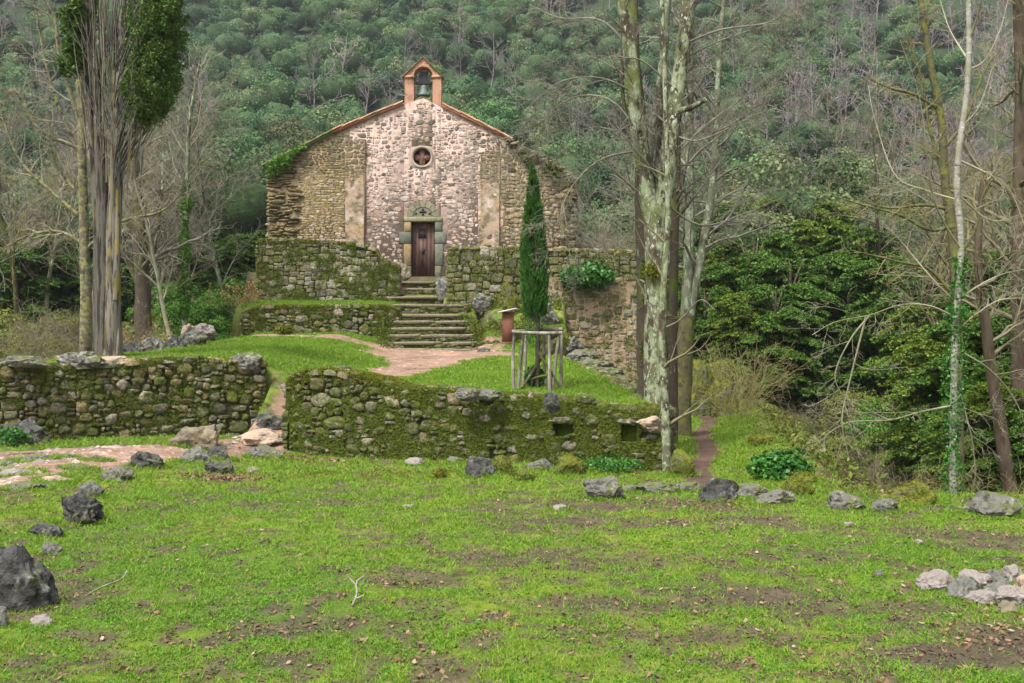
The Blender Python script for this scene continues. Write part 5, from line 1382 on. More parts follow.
for i in range(140):
    px = rg.uniform(84, 140); py = rg.uniform(-10, 170); dx = rg.normal(0, 12); dd = rg.uniform(-.5, .4)
    P = [at(px, py, D + dd), at(px + dx * .4, py - 14, D + dd * 1.4), at(px + dx, py - 40 * rg.uniform(.6, 1.3), D + dd * 1.6)]
    tube(b, smoothline(np.array(P) - base, 7), np.linspace(.01, .004, 7), 3, cap=False)
obj('dead_twigs', b, M['twig_grey'], t1, smooth=True)
def leafmass(parent, shapes, n_, size, m, rg, nm='foliage', aspect=2.2, base=base):
    """upswept sprays gathered in loose tufts"""
    P = []; tot = sum(a * c for (_, _, a, c, *_r) in shapes); b = B()
    for (px, py, a, c, Dd) in shapes:
        nt_ = int(n_ / 70 * a * c / tot); ctr = at(px, py, Dd); sc = Dd / FPX
        d = rg.normal(size=(nt_, 3)) * .52; r_ = np.linalg.norm(d, axis=1, keepdims=True); d = d / np.maximum(r_, 1) 
        T = ctr + d * np.array((a, (a + c) * .5, c)) * sc
        for t in T:
            k = 70; u = rg.rand(k)[:, None]; ax = np.array((rg.normal(0, .5), rg.normal(0, .5), 1.0)); ax /= np.linalg.norm(ax); L = rg.uniform(.12, .34)
            P.append(t + ax * u * L + rg.normal(0, .05, (k, 3)) * (1.1 - u * .7))
        for t in T[::9]: tube(b, smoothline([np.array((base[0] + .12, base[1], t[2] - 1.5)) - base, np.array((base[0] * .5 + t[0] * .5 + .06, t[1], t[2] - .75)) - base, t + (0, 0, .2) - base], 5), np.linspace(.016, .004, 5), 3, cap=False, mi=1)
    P = np.concatenate(P)
    leaves(b, P - base, size, rg, up=.4, aspect=aspect)
    return obj(nm, b, [M[m], M['bark_grey']], parent)
leafmass(t1, [(156, 40, 22, 52, D), (150, 90, 24, 36, D), (163, 10, 18, 40, D), (145, 112, 16, 18, D - .2), (160, 75, 17, 34, D + .3), (150, -20, 26, 30, D), (138, 60, 12, 40, D + .4)], 76000, .024, 'leaf_oldcypress', rg)
leafmass(t1, [(76, 30, 8, 30, D), (74, 62, 9, 22, D), (82, 10, 9, 22, D)], 4500, .045, 'leaf_oldcypress', rg)

# 2 lichened twin-stemmed tree
D = 14.3; base2 = at(655, 416, D); base2[2] = H(base2[0], base2[1])
t2 = thing('lichened_tree', 'tall tree with pale green lichen bark forking into two stems by the wall end', 'tree', tuple(base2))
tr = limb(t2, 'trunk', [(657, 430), (656, 380), (656, 320), (656, 260), (655, 205)], D, .19, .18, 'bark_lichen', 14, 30, .14, seed=2)
l1 = limb(t2, 'limb', [(653, 222), (645, 185), (639, 140), (634, 90), (629, 45), (620, -20)], D, .15, .10, 'bark_lichen', 12, 30, .14, seed=3)
l2 = limb(t2, 'limb', [(659, 222), (666, 180), (673, 125), (680, 70), (686, 20), (690, -20)], D, .15, .10, 'bark_lichen', 12, 30, .14, seed=4)
l3 = limb(t2, 'limb', [(657, 215), (657, 160), (659, 100), (665, 40), (668, -20)], D + .3, .08, .06, 'bark_lichen_dim', 10, 26, .14, seed=5)
lms = []
for i, pts in enumerate([
    [(638, 130), (610, 100), (575, 97), (545, 118), (520, 150), (510, 165)],
    [(634, 92), (600, 78), (560, 82), (525, 110)],
    [(628, 45), (600, 20), (560, 18), (530, 5)],
    [(641, 150), (600, 160), (570, 190), (560, 225), (575, 250)],
    [(682, 60), (710, 45), (745, 32), (790, 20)],
    [(684, 44), (720, 30), (770, 22), (790, 5)],
    [(668, 165), (700, 130), (740, 100), (790, 60), (800, 50)],
    [(672, 135), (700, 140), (745, 120), (800, 95)],
    [(660, 200), (700, 225), (740, 215), (800, 190)],
    [(668, 113), (690, 108), (706, 99)],
    [(660, 300), (640, 280), (632, 300)], [(660, 330), (680, 320), (700, 300), (715, 310)], [(640, 115), (620, 130), (590, 128), (540, 150)], [(676, 90), (640, 60), (610, 60)]]):
    lms.append(limb(t2, 'branch', [(a, c, D + rgd) for (a, c), rgd in zip(pts, np.linspace(0, (-1) ** i * (.4 + .25 * (i % 3)), len(pts)))], D, .019 if i != 9 else .05, .004 if i != 9 else .035, 'twig_grey' if i != 9 else 'bark_lichen_dim', 6, 20, .1, seed=i))
twigs_on(t2, [l1, l2, l3], 'twig_grey', 33, dict(n=[16, 9, 6, 2], rmin=.0026, len=[.28, .5, .5, .5], up=[.02, .03, .02, 0], seg=[.25, .15, .12, .1], rr=[.16, .5, .6, .6], maxl=3, ang=[.8, .7, .7, .7]), t0=.1)
twigs_on(t2, [lms[i] for i in (0, 1, 2, 3, 4, 5, 6, 7, 8, 12)], 'twig_grey', 3, dict(n=[15, 9, 6, 2], rmin=.0026, len=[.5, .5, .5, .5], up=[0, .0, -.01, 0], wander=[.1, .13, .18, .2], seg=[.3, .15, .12, .1], rr=[.4, .5, .6, .6], maxl=3), t0=.2)
b = B(); rg = R0(3)
P = np.concatenate([at(652, 270, D - .18) + rg.normal(0, .06, (700, 3)), at(668, 270, D - .15) + rg.normal(0, .05, (0, 3))]) - base2
leaves(b, P, .03, rg, tri=True); tag(obj('moss', b, M['moss_bright'], t2), kind='stuff')

# 3 dark brown trunk just left of it
D = 15.2; bs = at(646, 402, D); bs[2] = H(bs[0], bs[1])
t3 = thing('mossy_tree', 'dark brown mossy trunk rising directly left of the lichened tree', 'tree', tuple(bs))
limb(t3, 'trunk', [(647, 412), (646, 340), (645, 270), (643, 200), (640, 130), (634, 60), (633, -20)], D, .17, .09, 'bark_dark', 12, 36, .16, seed=6)
b = B(); P = np.concatenate([at(647 + rg.normal(0, 1), py, D - .16) + rg.normal(0, .05, (260, 3)) * (1, .5, 1.8) for py in (268, 275, 300, 342, 350, 360)]) - bs
leaves(b, P, .03, rg, tri=True); tag(obj('moss', b, M['moss'], t3), kind='stuff')
a3 = limb(t3, 'branch', [(641, 150), (625, 110), (622, 60), (624, 0)], D, .04, .02, 'bark_dark', 6, 16)
twigs_on(t3, [a3], 'twig_grey', 5, dict(n=[8, 4, 3, 2], rmin=.0035, len=[.35, .5, .5, .5], seg=[.3, .15, .12, .1], maxl=2))
# 4 dark trunk right of it
D = 16.6; bs = at(672, 440, D); bs[2] = H(bs[0], bs[1])
t4 = thing('dark_trunked_tree', 'tall dark-barked tree close behind the lichened tree on its right', 'tree', tuple(bs))
k4 = limb(t4, 'trunk', [(673, 450), (673, 380), (673, 300), (675, 220), (677, 150), (680, 80), (686, -20)], D, .10, .05, 'bark_dark', 12, 34, .16, seed=7)
twigs_on(t4, [k4], 'twig_grey', 8, dict(n=[18, 8, 5, 2], rmin=.0035, len=[.2, .5, .5, .5], seg=[.3, .15, .12, .1], maxl=3, ang=[1.1, .7, .7, .7]), t0=.45)
# 5 slim leaning pair
D = 18.5; bs = at(684, 436, D); bs[2] = H(bs[0], bs[1])
t5 = thing('leaning_tree', 'slim mossy tree dividing into a straight and a leaning stem by the trail', 'tree', tuple(bs))
limb(t5, 'trunk', [(683, 446), (683, 400), (684, 350), (687, 315)], D, .2, .15, 'bark_mossy', 12, 20, .16, seed=8)
k5 = limb(t5, 'limb', [(685, 330), (688, 270), (689, 200), (689, 120), (690, 50), (692, -20)], D, .12, .07, 'bark_lichen_dim', 10, 30, .12, seed=9)
k6 = limb(t5, 'limb', [(687, 335), (694, 290), (703, 245), (712, 190), (716, 140), (718, 80), (724, -10)], D, .11, .05, 'bark_lichen_dim', 10, 30, .12, seed=10)
twigs_on(t5, [k5, k6], 'twig_grey', 9, dict(n=[16, 8, 5, 2], rmin=.003, len=[.24, .5, .5, .5], seg=[.3, .18, .15, .1], maxl=3, ang=[1.0, .7, .7, .7], up=[0, .01, 0, 0]), t0=.2)
# slim stem in front of the wall end
D = 12.7; bs = at(665, 476, D); bs[2] = H(bs[0], bs[1])
t6 = thing('slim_tree', 'slim pale stem standing against the right end of the mossy wall', 'tree', tuple(bs))
k7 = limb(t6, 'trunk', [(667, 482), (666, 430), (664, 390), (662, 340), (664, 280), (668, 220), (666, 120), (662, 0)], D, .07, .03, 'bark_lichen', 8, 34, .14, seed=11)
k8 = limb(t6, 'branch', [(664, 345), (650, 310), (640, 285), (632, 270)], D, .012, .005, 'twig_brown', 5, 12)
twigs_on(t6, [k7], 'twig_brown', 10, dict(n=[7, 3, 3, 2], rmin=.003, len=[.13, .5, .5, .5], seg=[.2, .15, .12, .1], maxl=2, ang=[1.1, .7, .7, .7]), t0=.15)

# 6 birch on the right
D = 10.6; bs = at(953, 503, D); bs[2] = H(bs[0], bs[1])
t7 = thing('birch_tree', 'slender white-barked birch with ivy climbing its lower trunk', 'tree', tuple(bs))
kb_ = limb(t7, 'trunk', [(953, 512), (953, 440), (954, 380), (956, 320), (959, 280), (961, 240), (957, 190), (959, 150), (966, 100), (969, 50), (968, -20)], D, .044, .030, 'bark_birch', 10, 50, .1, seed=12)
bl = []
BRP = [[(957, 303), (938, 285), (918, 262), (900, 240), (880, 220)], [(956, 318), (930, 306), (900, 305), (870, 315), (835, 322), (812, 335)], [(957, 300), (985, 282), (1010, 272), (1040, 268)],
       [(958, 330), (975, 315), (1000, 300), (1030, 298)], [(955, 372), (962, 400), (972, 440), (975, 480), (968, 500)], [(955, 405), (920, 412), (890, 420), (850, 422), (825, 435)],
       [(968, 70), (985, 60), (1000, 30), (1008, 0)], [(964, 125), (980, 105), (995, 60), (1003, 40)], [(957, 200), (925, 190), (895, 175), (875, 120), (868, 85)], [(959, 160), (990, 175), (1010, 190), (1030, 240)],
       [(958, 195), (990, 220), (1020, 215)], [(961, 250), (940, 215), (930, 180), (920, 100), (900, 40)], [(870, 315), (850, 340), (835, 375), (845, 400)], [(866, 316), (850, 380), (842, 420), (848, 455)], [(968, 60), (950, 30), (940, 0)], [(969, 40), (978, 15), (985, -10)],
       [(958, 350), (990, 370), (1015, 400), (1030, 440)]]
for i, pts in enumerate(BRP):
    pts = [(a, c, D + q) for (a, c), q in zip(pts, np.linspace(0, ((-1) ** i) * (.3 + .2 * (i % 3)), len(pts)))]
    if i in (12, 13): pts = [(a, c, D - .2) for (a, c, _) in pts]
    bl.append(limb(t7, 'branch', pts, D, .013, .003, 'twig_pale', 6, 22, .08, seed=i))
twigs_on(t7, bl, 'twig_pale', 11, dict(n=[10, 6, 5, 2], rmin=.0014, len=[.34, .5, .5, .5], seg=[.2, .1, .1, .1], up=[0, -.01, -.02, 0], wander=[.1, .14, .2, .2], rr=[.45, .5, .6, .6], maxl=3), t0=.2)
def ivy_on(parent, L, t0, t1, rr, n_, size, rg, m='leaf_ivy'):
    u = t0 + (t1 - t0) * rg.rand(n_); f = u * (len(L) - 1); i = np.minimum(f.astype(int), len(L) - 2); q = L[i] * (1 - (f - i))[:, None] + L[i + 1] * (f - i)[:, None]
    a = rg.uniform(0, 6.28, n_); w = rr * (.5 + 1.0 * vn(u * 22, 0 * u, 0, 6)) * rg.uniform(.7, 1.25, n_)
    o_ = np.stack([np.cos(a), np.sin(a), 0 * a], -1); P = q + o_ * w[:, None]
    b = B(); leaves(b, P, size, rg, out=o_, aspect=1.1); return tag(obj('ivy', b, M[m], parent), kind='stuff')
ivy_on(t7, kb_[0], .0, .33, .09, 2300, .026, R0(2)); ivy_on(t7, kb_[0], .3, .42, .06, 220, .03, R0(3)); ivy_on(t7, kb_[0], .38, .46, .08, 260, .03, R0(7))
# 7 mossy multi-stem left of the birch
D = 12.6; bs = at(948, 480, D); bs[2] = H(bs[0], bs[1])
t8 = thing('mossy_stemmed_tree', 'dark moss-green stem with yellow-green branches just left of the birch', 'tree', tuple(bs))
k9 = limb(t8, 'trunk', [(958, 520), (958, 420), (957, 320), (953, 240), (945, 180), (941, 120), (930, 60), (921, 0), (918, -20)], D, .085, .035, 'bark_mossy', 9, 40, .15, seed=13)
bm_ = [limb(t8, 'branch', pts, D, .028, .008, 'bark_mossy', 6, 20, .12, seed=i) for i, pts in enumerate([
    [(955, 225), (930, 230), (900, 215), (870, 207), (830, 195)], [(952, 210), (925, 205), (890, 208), (860, 200)], [(944, 170), (930, 130), (922, 80), (905, 30)], [(940, 110), (915, 95), (890, 88), (868, 78)],
    [(948, 190), (935, 150), (926, 110)], [(957, 300), (930, 270), (900, 262), (850, 250)], [(943, 150), (965, 120), (985, 70), (1000, 50)], [(930, 60), (925, 20), (935, -10)], [(956, 260), (975, 230), (985, 190), (1010, 160)]])]
twigs_on(t8, bm_, 'twig_olive', 12, dict(n=[10, 6, 4, 2], rmin=.002, len=[.3, .5, .5, .5], seg=[.2, .1, .1, .1], up=[0, .04, .03, 0], wander=[.1, .12, .18, .2], rr=[.45, .5, .6, .6], maxl=3), t0=.1)
# 8 right edge trees
D = 16; bs = at(1018, 480, D); bs[2] = H(bs[0], bs[1])
t9 = thing('edge_tree', 'mossy brown tree trunk at the right edge of the photo', 'tree', tuple(bs))
ka = limb(t9, 'trunk', [(1022, 500), (1020, 400), (1018, 300), (1019, 200), (1021, 100), (1018, -20)], D, .15, .09, 'bark_brown', 10, 30, .15, seed=14)
twigs_on(t9, [ka], 'twig_brown', 13, dict(n=[20, 8, 5, 2], rmin=.004, len=[.25, .5, .5, .5], seg=[.3, .15, .12, .1], maxl=3, ang=[1.1, .7, .7, .7]), t0=.3)
D = 14.5; bs = at(1010, 490, D); bs[2] = H(bs[0], bs[1])
t10 = thing('leaning_trunk_tree', 'reddish-brown trunk leaning left between the birch and the right edge', 'tree', tuple(bs))
kc = limb(t10, 'trunk', [(1014, 510), (1004, 450), (996, 400), (990, 360), (985, 320), (980, 290), (978, 240), (984, 180)], D, .11, .05, 'bark_brown', 10, 30, .15, seed=15)
twigs_on(t10, [kc], 'twig_brown', 14, dict(n=[14, 7, 5, 2], rmin=.004, len=[.3, .5, .5, .5], seg=[.3, .15, .12, .1], maxl=3, ang=[1.1, .7, .7, .7]), t0=.4)
# 9 yellow-lichened tree left
D = 19.5; bs = at(84, 372, D); bs[2] = H(bs[0], bs[1])
t11 = thing('yellow_lichen_tree', 'bare tree with yellow lichen on its spreading branches behind the old cypress', 'tree', tuple(bs))
M['bark_ylichen'] = mat('bark_ylichen', (.12, .1, .07), layers=[((.22, .21, .06), 9, .5, .58), ((.2, .22, .12), 14, .54, .62), ((.05, .045, .03), 6, .56, .64)], bump=(12, 1, .03))
kd = [limb(t11, 'trunk', [(85, 380), (86, 300), (84, 230), (82, 160), (80, 90), (76, 30), (70, -20)], D, .12, .06, 'bark_ylichen', 10, 34, .16, seed=16)]
for i, pts in enumerate([[(82, 160), (60, 110), (45, 60), (34, 0)], [(84, 220), (50, 190), (20, 160), (0, 110), (-15, 60)], [(84, 150), (40, 130), (20, 95), (5, 90)], [(85, 245), (60, 232), (30, 235), (0, 250)], [(85, 250), (120, 222), (160, 212), (185, 190)], [(82, 130), (60, 60), (55, 20), (40, -10)], [(85, 200), (60, 170), (52, 130)]]):
    kd.append(limb(t11, 'branch', pts, D, .05, .012, 'bark_ylichen', 6, 22, .14, seed=i))
twigs_on(t11, kd[1:], 'twig_pale', 15, dict(n=[14, 8, 5, 2], rmin=.003, len=[.3, .5, .5, .5], seg=[.3, .15, .12, .1], maxl=3, up=[0, .02, .01, 0]), t0=.1)
# 10 ivy-clad slim stem, 11 dark broken trunk
D = 27; bs = at(185, 330, D); bs[2] = H(bs[0], bs[1])
t12 = thing('ivy_clad_tree', 'thin tree wrapped in bright ivy standing before the hillside left of the chapel', 'tree', tuple(bs))
ke = limb(t12, 'trunk', [(184, 345), (185, 290), (185, 230), (187, 180), (190, 120), (200, 60)], D, .09, .04, 'bark_lichen_dim', 8, 24, .12, seed=17)
ivy_on(t12, ke[0], .1, .6, .13, 2600, .06, R0(5), 'fern')
twigs_on(t12, [ke], 'twig_pale', 16, dict(n=[16, 7, 4, 2], rmin=.006, len=[.3, .5, .5, .5], seg=[.4, .2, .2, .1], maxl=3, up=[0, .03, .01, 0]), t0=.45)
D = 26; bs = at(140, 340, D); bs[2] = H(bs[0], bs[1])
t13 = thing('dark_broken_tree', 'dark forked trunk seen just right of the old cypress', 'tree', tuple(bs))
kf = [limb(t13, 'trunk', [(146, 345), (142, 290), (139, 240), (138, 200), (135, 150)], D, .26, .1, 'bark_dark', 10, 24, .25, seed=18), limb(t13, 'limb', [(141, 290), (130, 265), (120, 245), (112, 220)], D, .1, .05, 'bark_dark', 8, 14, .2, seed=19), limb(t13, 'limb', [(139, 250), (150, 235), (158, 225), (160, 190)], D, .1, .05, 'bark_dark', 8, 14, .2, seed=20)]
twigs_on(t13, kf, 'twig_grey', 17, dict(n=[10, 6, 4, 2], rmin=.006, len=[.5, .5, .5, .5], seg=[.4, .2, .2, .1], maxl=3), t0=.3)

# ------------------------------------------------------------------ small plants
def plant(px, py, w, h, n_, size, m, label, name='plant', D=None, aspect=1.2, cat='plant', zoff=0, y=None):
    SEED[0] += 1; rg = R0(SEED[0])
    p = ground_hit(px, py) if D is None else at(px, py, D)
    b = B(); d = rg.normal(size=(n_, 3)); d /= np.linalg.norm(d, axis=1, keepdims=True); d *= (rg.rand(n_) ** .4)[:, None]
    s = p[1] / FPX; P = d * np.array((w / 2 * s, w / 3 * s, h * .55 * s)) + (0, 0, h * .45 * s)
    P = P * (1 + (fbm(d[:, 0] * 2 + 4, d[:, 1] * 2, d[:, 2] * 2, s=SEED[0]) - .5)[:, None] * .9)
    leaves(b, P, size, rg, up=.6, out=d, aspect=aspect)
    o = obj(name, b, M[m]); o.location = tuple(p); return tag(o, label, cat)
plant(14, 445, 34, 18, 900, .035, 'leaf_ivy', 'bright green leafy plant spilling over the boulder by the left wall', 'ivy_plant', D=13.6)
plant(781, 487, 62, 38, 2600, .045, 'leaf_ivy', 'dark green leafy shrub on the bank right of the trail', 'leafy_shrub', D=11.6)
plant(588, 287, 56, 27, 2600, .09, 'leaf_ivy', 'patch of ivy hanging over the tall terrace wall', 'ivy_patch', D=29.75)
plant(535, 386, 22, 20, 900, .03, 'leaf_cypress', 'small dark tuft at the foot of the young cypress', 'grass_tuft', D=CYP[1] + .1, aspect=3)
plant(612, 470, 70, 16, 1100, .03, 'leaf_ivy', 'low ivy creeping at the foot of the mossy wall', 'ivy_plant', D=12.75)
plant(285, 333, 20, 9, 500, .06, 'moss_bright', 'yellowish moss cushion at the foot of the ledge wall', 'moss_cushion', D=28.2)
plant(440, 478, 18, 10, 500, .02, 'moss_bright', 'small yellow-green moss cushion left of the black rock', 'moss_cushion')
plant(525, 482, 24, 9, 600, .02, 'moss', 'green moss cushion right of the yellow mossy hump', 'moss_cushion')

# grass, moss and dead leaves on the ground
def scatter_area(rg, n_, y0, y1, side=1.5, p=1.6):
    u = rg.rand(n_); y = (y0 ** (2 - p) + u * (y1 ** (2 - p) - y0 ** (2 - p))) ** (1 / (2 - p))
    x = rg.uniform(-1, 1, n_) * (.57 * y + side); return x, y
def build_grass():
    rg = R0(17); b = B()
    nt_ = 75000
    x, y = scatter_area(rg, nt_, 3.9, 16.6); 
    path, dirt = masks(x, y); nn = fbm(x * 3.2, y * 3.2, s=71); n3 = fbm(x * .9, y * .9, s=75)
    hol = ss(0, 1.5, x - pathx(y) - .9) * ss(10.2, 11.6, y)
    ok = (path < .35) & (rg.rand(nt_) > dirt * .93) & (rg.rand(nt_) < .25 + 1.25 * nn) & (rg.rand(nt_) > hol * .7) & (y < np.where(x < -4.3, 16.9 + (x + 4.68) * .405, np.where(x < 2.3, 12.9 - (x - 2.22) * .351, 99)))
    x, y, nn, n3 = x[ok], y[ok], nn[ok], n3[ok]
    xu, yu = rg.uniform(-8.4, 2.2, 66000), rg.uniform(13.3, 28.5, 66000)     # upper lawn and ledge
    pu, du = masks(xu, yu); ok = (pu < .4) & (yu > np.where(xu < -4.3, 17.6 + (xu + 4.68) * .405, 13.45 - (xu - 2.22) * .351)) & (xu < xe(yu))
    xu, yu = xu[ok], yu[ok]
    xl, yl = rg.uniform(-8.7, -3.8, 5000), rg.uniform(28.9, 30.9, 5000)
    xr_, yr_ = rg.uniform(1.6, 8, 16000), rg.uniform(10.5, 26, 16000); pr_, _ = masks(xr_, yr_); ok = (pr_ < .4) & (xr_ > xe(yr_) + .2) & (xr_ - pathx(yr_) < 2.3); xr_, yr_ = xr_[ok], yr_[ok]
    x = np.concatenate([x, xu, xl, xr_]); y = np.concatenate([y, yu, yl, yr_]); nn = np.concatenate([nn, np.full(len(xu) + len(xl) + len(xr_), .45)])
    for (rx_, ry_, w_, d_) in SKIRT:
        if ry_ > 16: continue
        k_ = int(90 * max(.4, w_ * 2)); a_ = rg.uniform(0, 6.28, k_); q_ = rg.uniform(.9, 1.15, k_)
        x = np.concatenate([x, rx_ + np.cos(a_) * w_ * .5 * q_]); y = np.concatenate([y, ry_ + np.sin(a_) * d_ * .5 * q_]); nn = np.concatenate([nn, rg.uniform(.4, 1.1, k_)])
    per = 8
    X = np.repeat(x, per) + rg.normal(0, .018, len(x) * per) * np.repeat(np.clip(y / 6, 1, 3), per); Y = np.repeat(y, per) + rg.normal(0, .018, len(x) * per) * np.repeat(np.clip(y / 6, 1, 3), per)
    Z = H(X, Y); m_ = len(X)
    h = (.006 + .034 * np.repeat(nn, per) + .03 * np.repeat(rg.rand(len(x)) ** 8, per)) * rg.uniform(.4, 1.4, m_) * np.clip(Y / 9, .75, 1.5); w = rg.uniform(.0022, .005, m_) * np.clip(Y / 6, 1, 4)
    a = rg.uniform(0, 6.28, m_); lean = rg.uniform(.4, 1.8, m_) * h
    ax, ay = np.cos(a), np.sin(a); q = rg.uniform(0, 6.28, m_)
    P0 = np.stack([X - ax * w, Y - ay * w, Z - .004], -1); P1 = np.stack([X + ax * w, Y + ay * w, Z - .004], -1); P2 = np.stack([X + np.cos(q) * lean, Y + np.sin(q) * lean, Z + h], -1)
    b.add(np.stack([P0, P1, P2], 1).reshape(-1, 3), np.arange(m_ * 3).reshape(-1, 3))
    tag(obj('grass', b, M['grass']), 'short bright green grass covering the lawns', 'grass', kind='stuff')
    # clover-like leaves
    x, y = scatter_area(rg, 130000, 3.9, 11); pa, di = masks(x, y); ok = (pa < .4) & (rg.rand(len(x)) > di) & (fbm(x * 2.3 + 40, y * 2.3, s=81) > .44)
    x, y = x[ok], y[ok]; b = B(); leaves(b, np.stack([x, y, H(x, y) + rg.uniform(.005, .022, len(x))], -1), .013, rg, up=2.2)
    tag(obj('clover', b, M['fern']), 'small clover leaves growing among the lawn grass', 'ground plants', kind='stuff')
    # dead leaves
    x, y = scatter_area(rg, 30000, 3.9, 13); pa, di = masks(x, y); cl = ss(.5, .7, fbm(x * 1.1 + 30, y * 1.1, s=61)); ok = (rg.rand(len(x)) < .05 * cl + di * (.25 + .6 * cl)) & (pa < .6)
    x, y = x[ok], y[ok]; b = B(); P = np.stack([x, y, H(x, y) + rg.uniform(.004, .02, len(x))], -1); leaves(b, P, .022, rg, up=2.5, aspect=1.4)
    xf, yf = rg.uniform(4, 12, 30000), rg.uniform(10.5, 26, 30000); P = np.stack([xf, yf, H(xf, yf) + .02], -1)[xf > pathx(yf) + 1]; leaves(b, P, .03, rg, up=2, aspect=1.4)
    xf, yf = rg.uniform(-16, -8.6, 9000), rg.uniform(15.8, 28, 9000); leaves(b, np.stack([xf, yf, H(xf, yf) + .02], -1), .07, rg, up=2, aspect=1.4)
    x_ = rg.normal(-3.3, .4, 900); y_ = 14.6 - (x_ + 3.6) * .35 - np.abs(rg.normal(0, .15, 900)); leaves(b, np.stack([x_, y_, H(x_, y_) + .015], -1), .035, rg, up=2, aspect=1.4)
    p = ground_hit(225, 477); x_, y_ = rg.normal(p[0], .3, 900), rg.normal(p[1], .2, 900); leaves(b, np.stack([x_, y_, H(x_, y_) + .015], -1), .03, rg, up=2, aspect=1.4)
    tag(obj('dead_leaves', b, M['litter']), 'brown dead leaves scattered over lawn and bare earth', 'dead leaves', kind='stuff')
    x, y = scatter_area(rg, 60000, 3.9, 12); pa, di = masks(x, y); ok = (rg.rand(len(x)) < di * .9) & (pa < .6); x, y = x[ok], y[ok]
    b = B(); leaves(b, np.stack([x, y, H(x, y) + rg.uniform(.002, .012, len(x))], -1), .012, rg, up=1, aspect=1.6); M['crumbs'] = mat('crumbs', island=[(.04, .028, .02), (.1, .065, .045), (.16, .11, .08), (.06, .045, .03)])
    tag(obj('soil_crumbs', b, M['crumbs']), 'crumbs of soil and plant debris on the bare patches of the lawn', 'soil', kind='stuff')
    # gravel on the paths
    b = B(); n_ = 4200
    x, y = rg.uniform(-10, -3.9, n_ * 3), rg.uniform(9.0, 15.6, n_ * 3); pa, _ = masks(x, y); ok = pa > .6; x, y = x[ok], y[ok]
    x2, y2 = rg.uniform(-7, 1.5, 4000), rg.uniform(18, 28, 4000); pa, _ = masks(x2, y2); ok = pa > .6; x = np.concatenate([x, x2[ok]]); y = np.concatenate([y, y2[ok]])
    T = np.array([(1, 0, 0), (0, 1, 0), (-1, 0, 0), (0, -1, 0), (0, 0, .7)]); F = np.array([(0, 1, 4), (1, 2, 4), (2, 3, 4), (3, 0, 4)])
    for (xx, yy) in zip(x, y):
        s = rg.gamma(1.5, .015) + .006; V = T * s * rg.uniform(.5, 1.3, (5, 3)) * (1, 1, .55) + (xx, yy, float(0)); b.add(V, F, np.array((.26, .2, .17)) * rg.uniform(.35, 1.6))
    allv = np.concatenate([p_[0] for p_ in b.p]); hz = np.repeat(H(allv[::5, 0], allv[::5, 1] ), 5) - .006; o_ = 0
    for p_ in b.p: p_[0][:, 2] += hz[o_:o_ + len(p_[0])]; o_ += len(p_[0])
    M['gravel'] = mat('gravel', attr=True, vary=(20, .7, 1.2))
    tag(obj('gravel', b, M['gravel']), 'loose pinkish gravel and small stones on the paths', 'gravel', kind='stuff')
    # mossy fringe along the lawn edge by the hollow and wall foot
    b = B(); x, y = rg.uniform(-3.8, 8, 80000), rg.uniform(9.6, 15.0, 80000); f = fbm(x * 2.6, y * 2.6, s=91); ok = (f > .55) & (masks(x, y)[0] < .4) & (y > np.where(x < 2.3, 11.8, 9.7)) & (y < np.where(x < 2.3, 13 - (x - 2.2) * .351, 99)); x, y = x[ok], y[ok]
    leaves(b, np.stack([x, y, H(x, y) + (f[ok] - .55) * .25 * rg.rand(len(x))], -1), .02, rg, up=1, tri=True)
    tag(obj('ground_moss', b, M['moss_bright']), 'yellow-green moss on the ground by the wall foot and lawn edge', 'moss', kind='stuff')
    # ferns and weeds on bank right of steps
    b = B(); x, y = rg.uniform(-1.2, 1.6, 16000), rg.uniform(27, 29.9, 16000); f = fbm(x * 2.2, y * 2.2, s=95); ok = f > .45; x, y = x[ok], y[ok]
    leaves(b, np.stack([x, y, H(x, y) + (f[ok] - .45) * rg.rand(len(x))], -1), .055, rg, up=.8)
    tag(obj('bank_plants', b, M['leaf_olive']), 'mossy weeds covering the bank right of the steps', 'ground plants', kind='stuff')
    b = B(); x, y = rg.uniform(3.5, 13, 50000), rg.uniform(11, 28, 50000); f = fbm(x * .9, y * .9, s=97); ok = (f > .56) & (x > pathx(y) + 1.4); x, y = x[ok], y[ok]
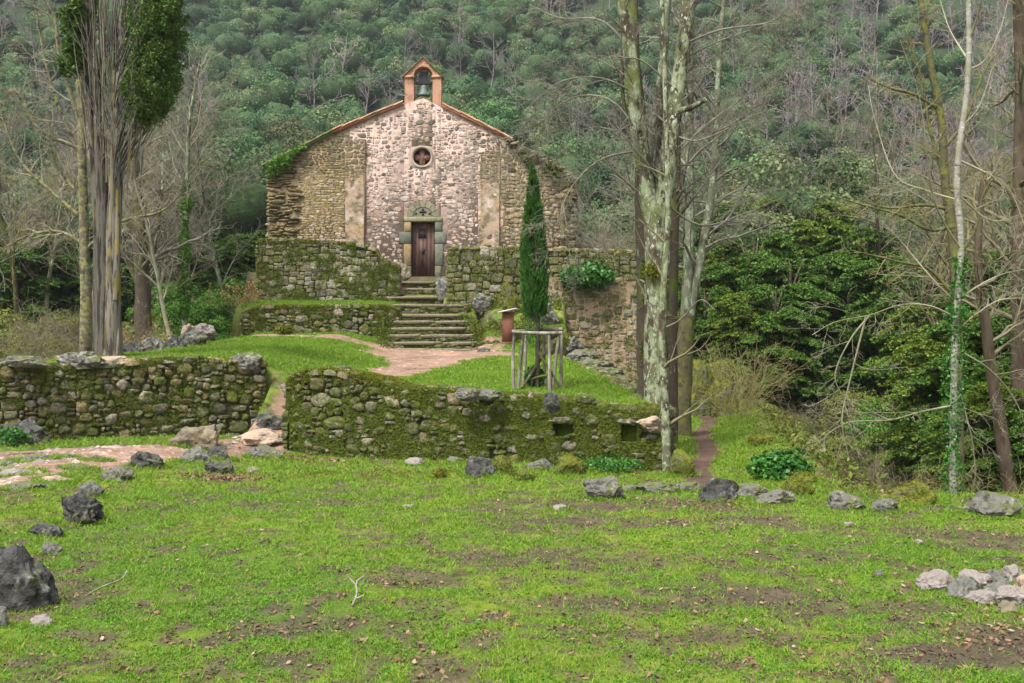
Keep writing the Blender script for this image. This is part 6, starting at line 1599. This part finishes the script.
    leaves(b, np.stack([x, y, H(x, y) + (f[ok] - .5) * 1.5 * rg.rand(len(x))], -1), .045, rg, up=.8, aspect=2)
    tag(obj('hollow_plants', b, M['leaf_olive']), 'low green undergrowth covering the floor of the right hollow', 'ground plants', kind='stuff')
build_grass()

# fallen twigs on the lawn
p = ground_hit(352, 608); tb = B()
tube(tb, smoothline([(0, 0, .01), (.01, .12, .05), (-.01, .22, .1), (.03, .3, .12)], 8), [.008] * 8, 5); tube(tb, [(-.01, .2, .09), (-.07, .25, .13)], [.006, .004], 5); tube(tb, [(.005, .08, .03), (.06, .1, .05)], [.006, .004], 5)
o = obj('fallen_twig', tb, M['stake']); o.location = tuple(p); tag(o, 'pale lichened twig sticking up from the left part of the lawn', 'twig')
p = ground_hit(88, 596); tb = B(); tube(tb, smoothline([(0, 0, .01), (.06, .08, .04), (.14, .2, .06), (.15, .26, .1)], 8), [.006] * 8, 5)
o = obj('fallen_twig', tb, M['stake']); o.location = tuple(p); tag(o, 'thin twig lying in the grass right of the big black boulder', 'twig')
p = ground_hit(965, 530, 5); 
D = 10.2; tb = B(); a_, c_ = at(930, 510, D), at(985, 497, D + .3)
tube(tb, smoothline([a_, (a_ + c_) / 2 + (0, 0, .03), c_], 8), [.012] * 8, 5)
tag(obj('fallen_branch', tb, M['twig_pale']), 'bare fallen branch resting at the foot of the birch', 'branch')

# ------------------------------------------------------------------ air
def haze():
    m = bpy.data.materials.new('haze'); m.use_nodes = True; t = m.node_tree; t.nodes.clear()
    o_ = t.nodes.new('ShaderNodeOutputMaterial'); v = t.nodes.new('ShaderNodeVolumePrincipled')
    v.inputs['Color'].default_value = (.85, .9, 1, 1); v.inputs['Density'].default_value = .00035; v.inputs['Anisotropy'].default_value = .2
    t.links.new(v.outputs[0], o_.inputs['Volume'])
    b = B(); b.box((-720, -620, -6), (720, 720, 330)); o = obj('haze', b, m); tag(o, kind='stuff')
    tag(o, 'thin pale air in front of the wooded hillside', 'haze')
haze()
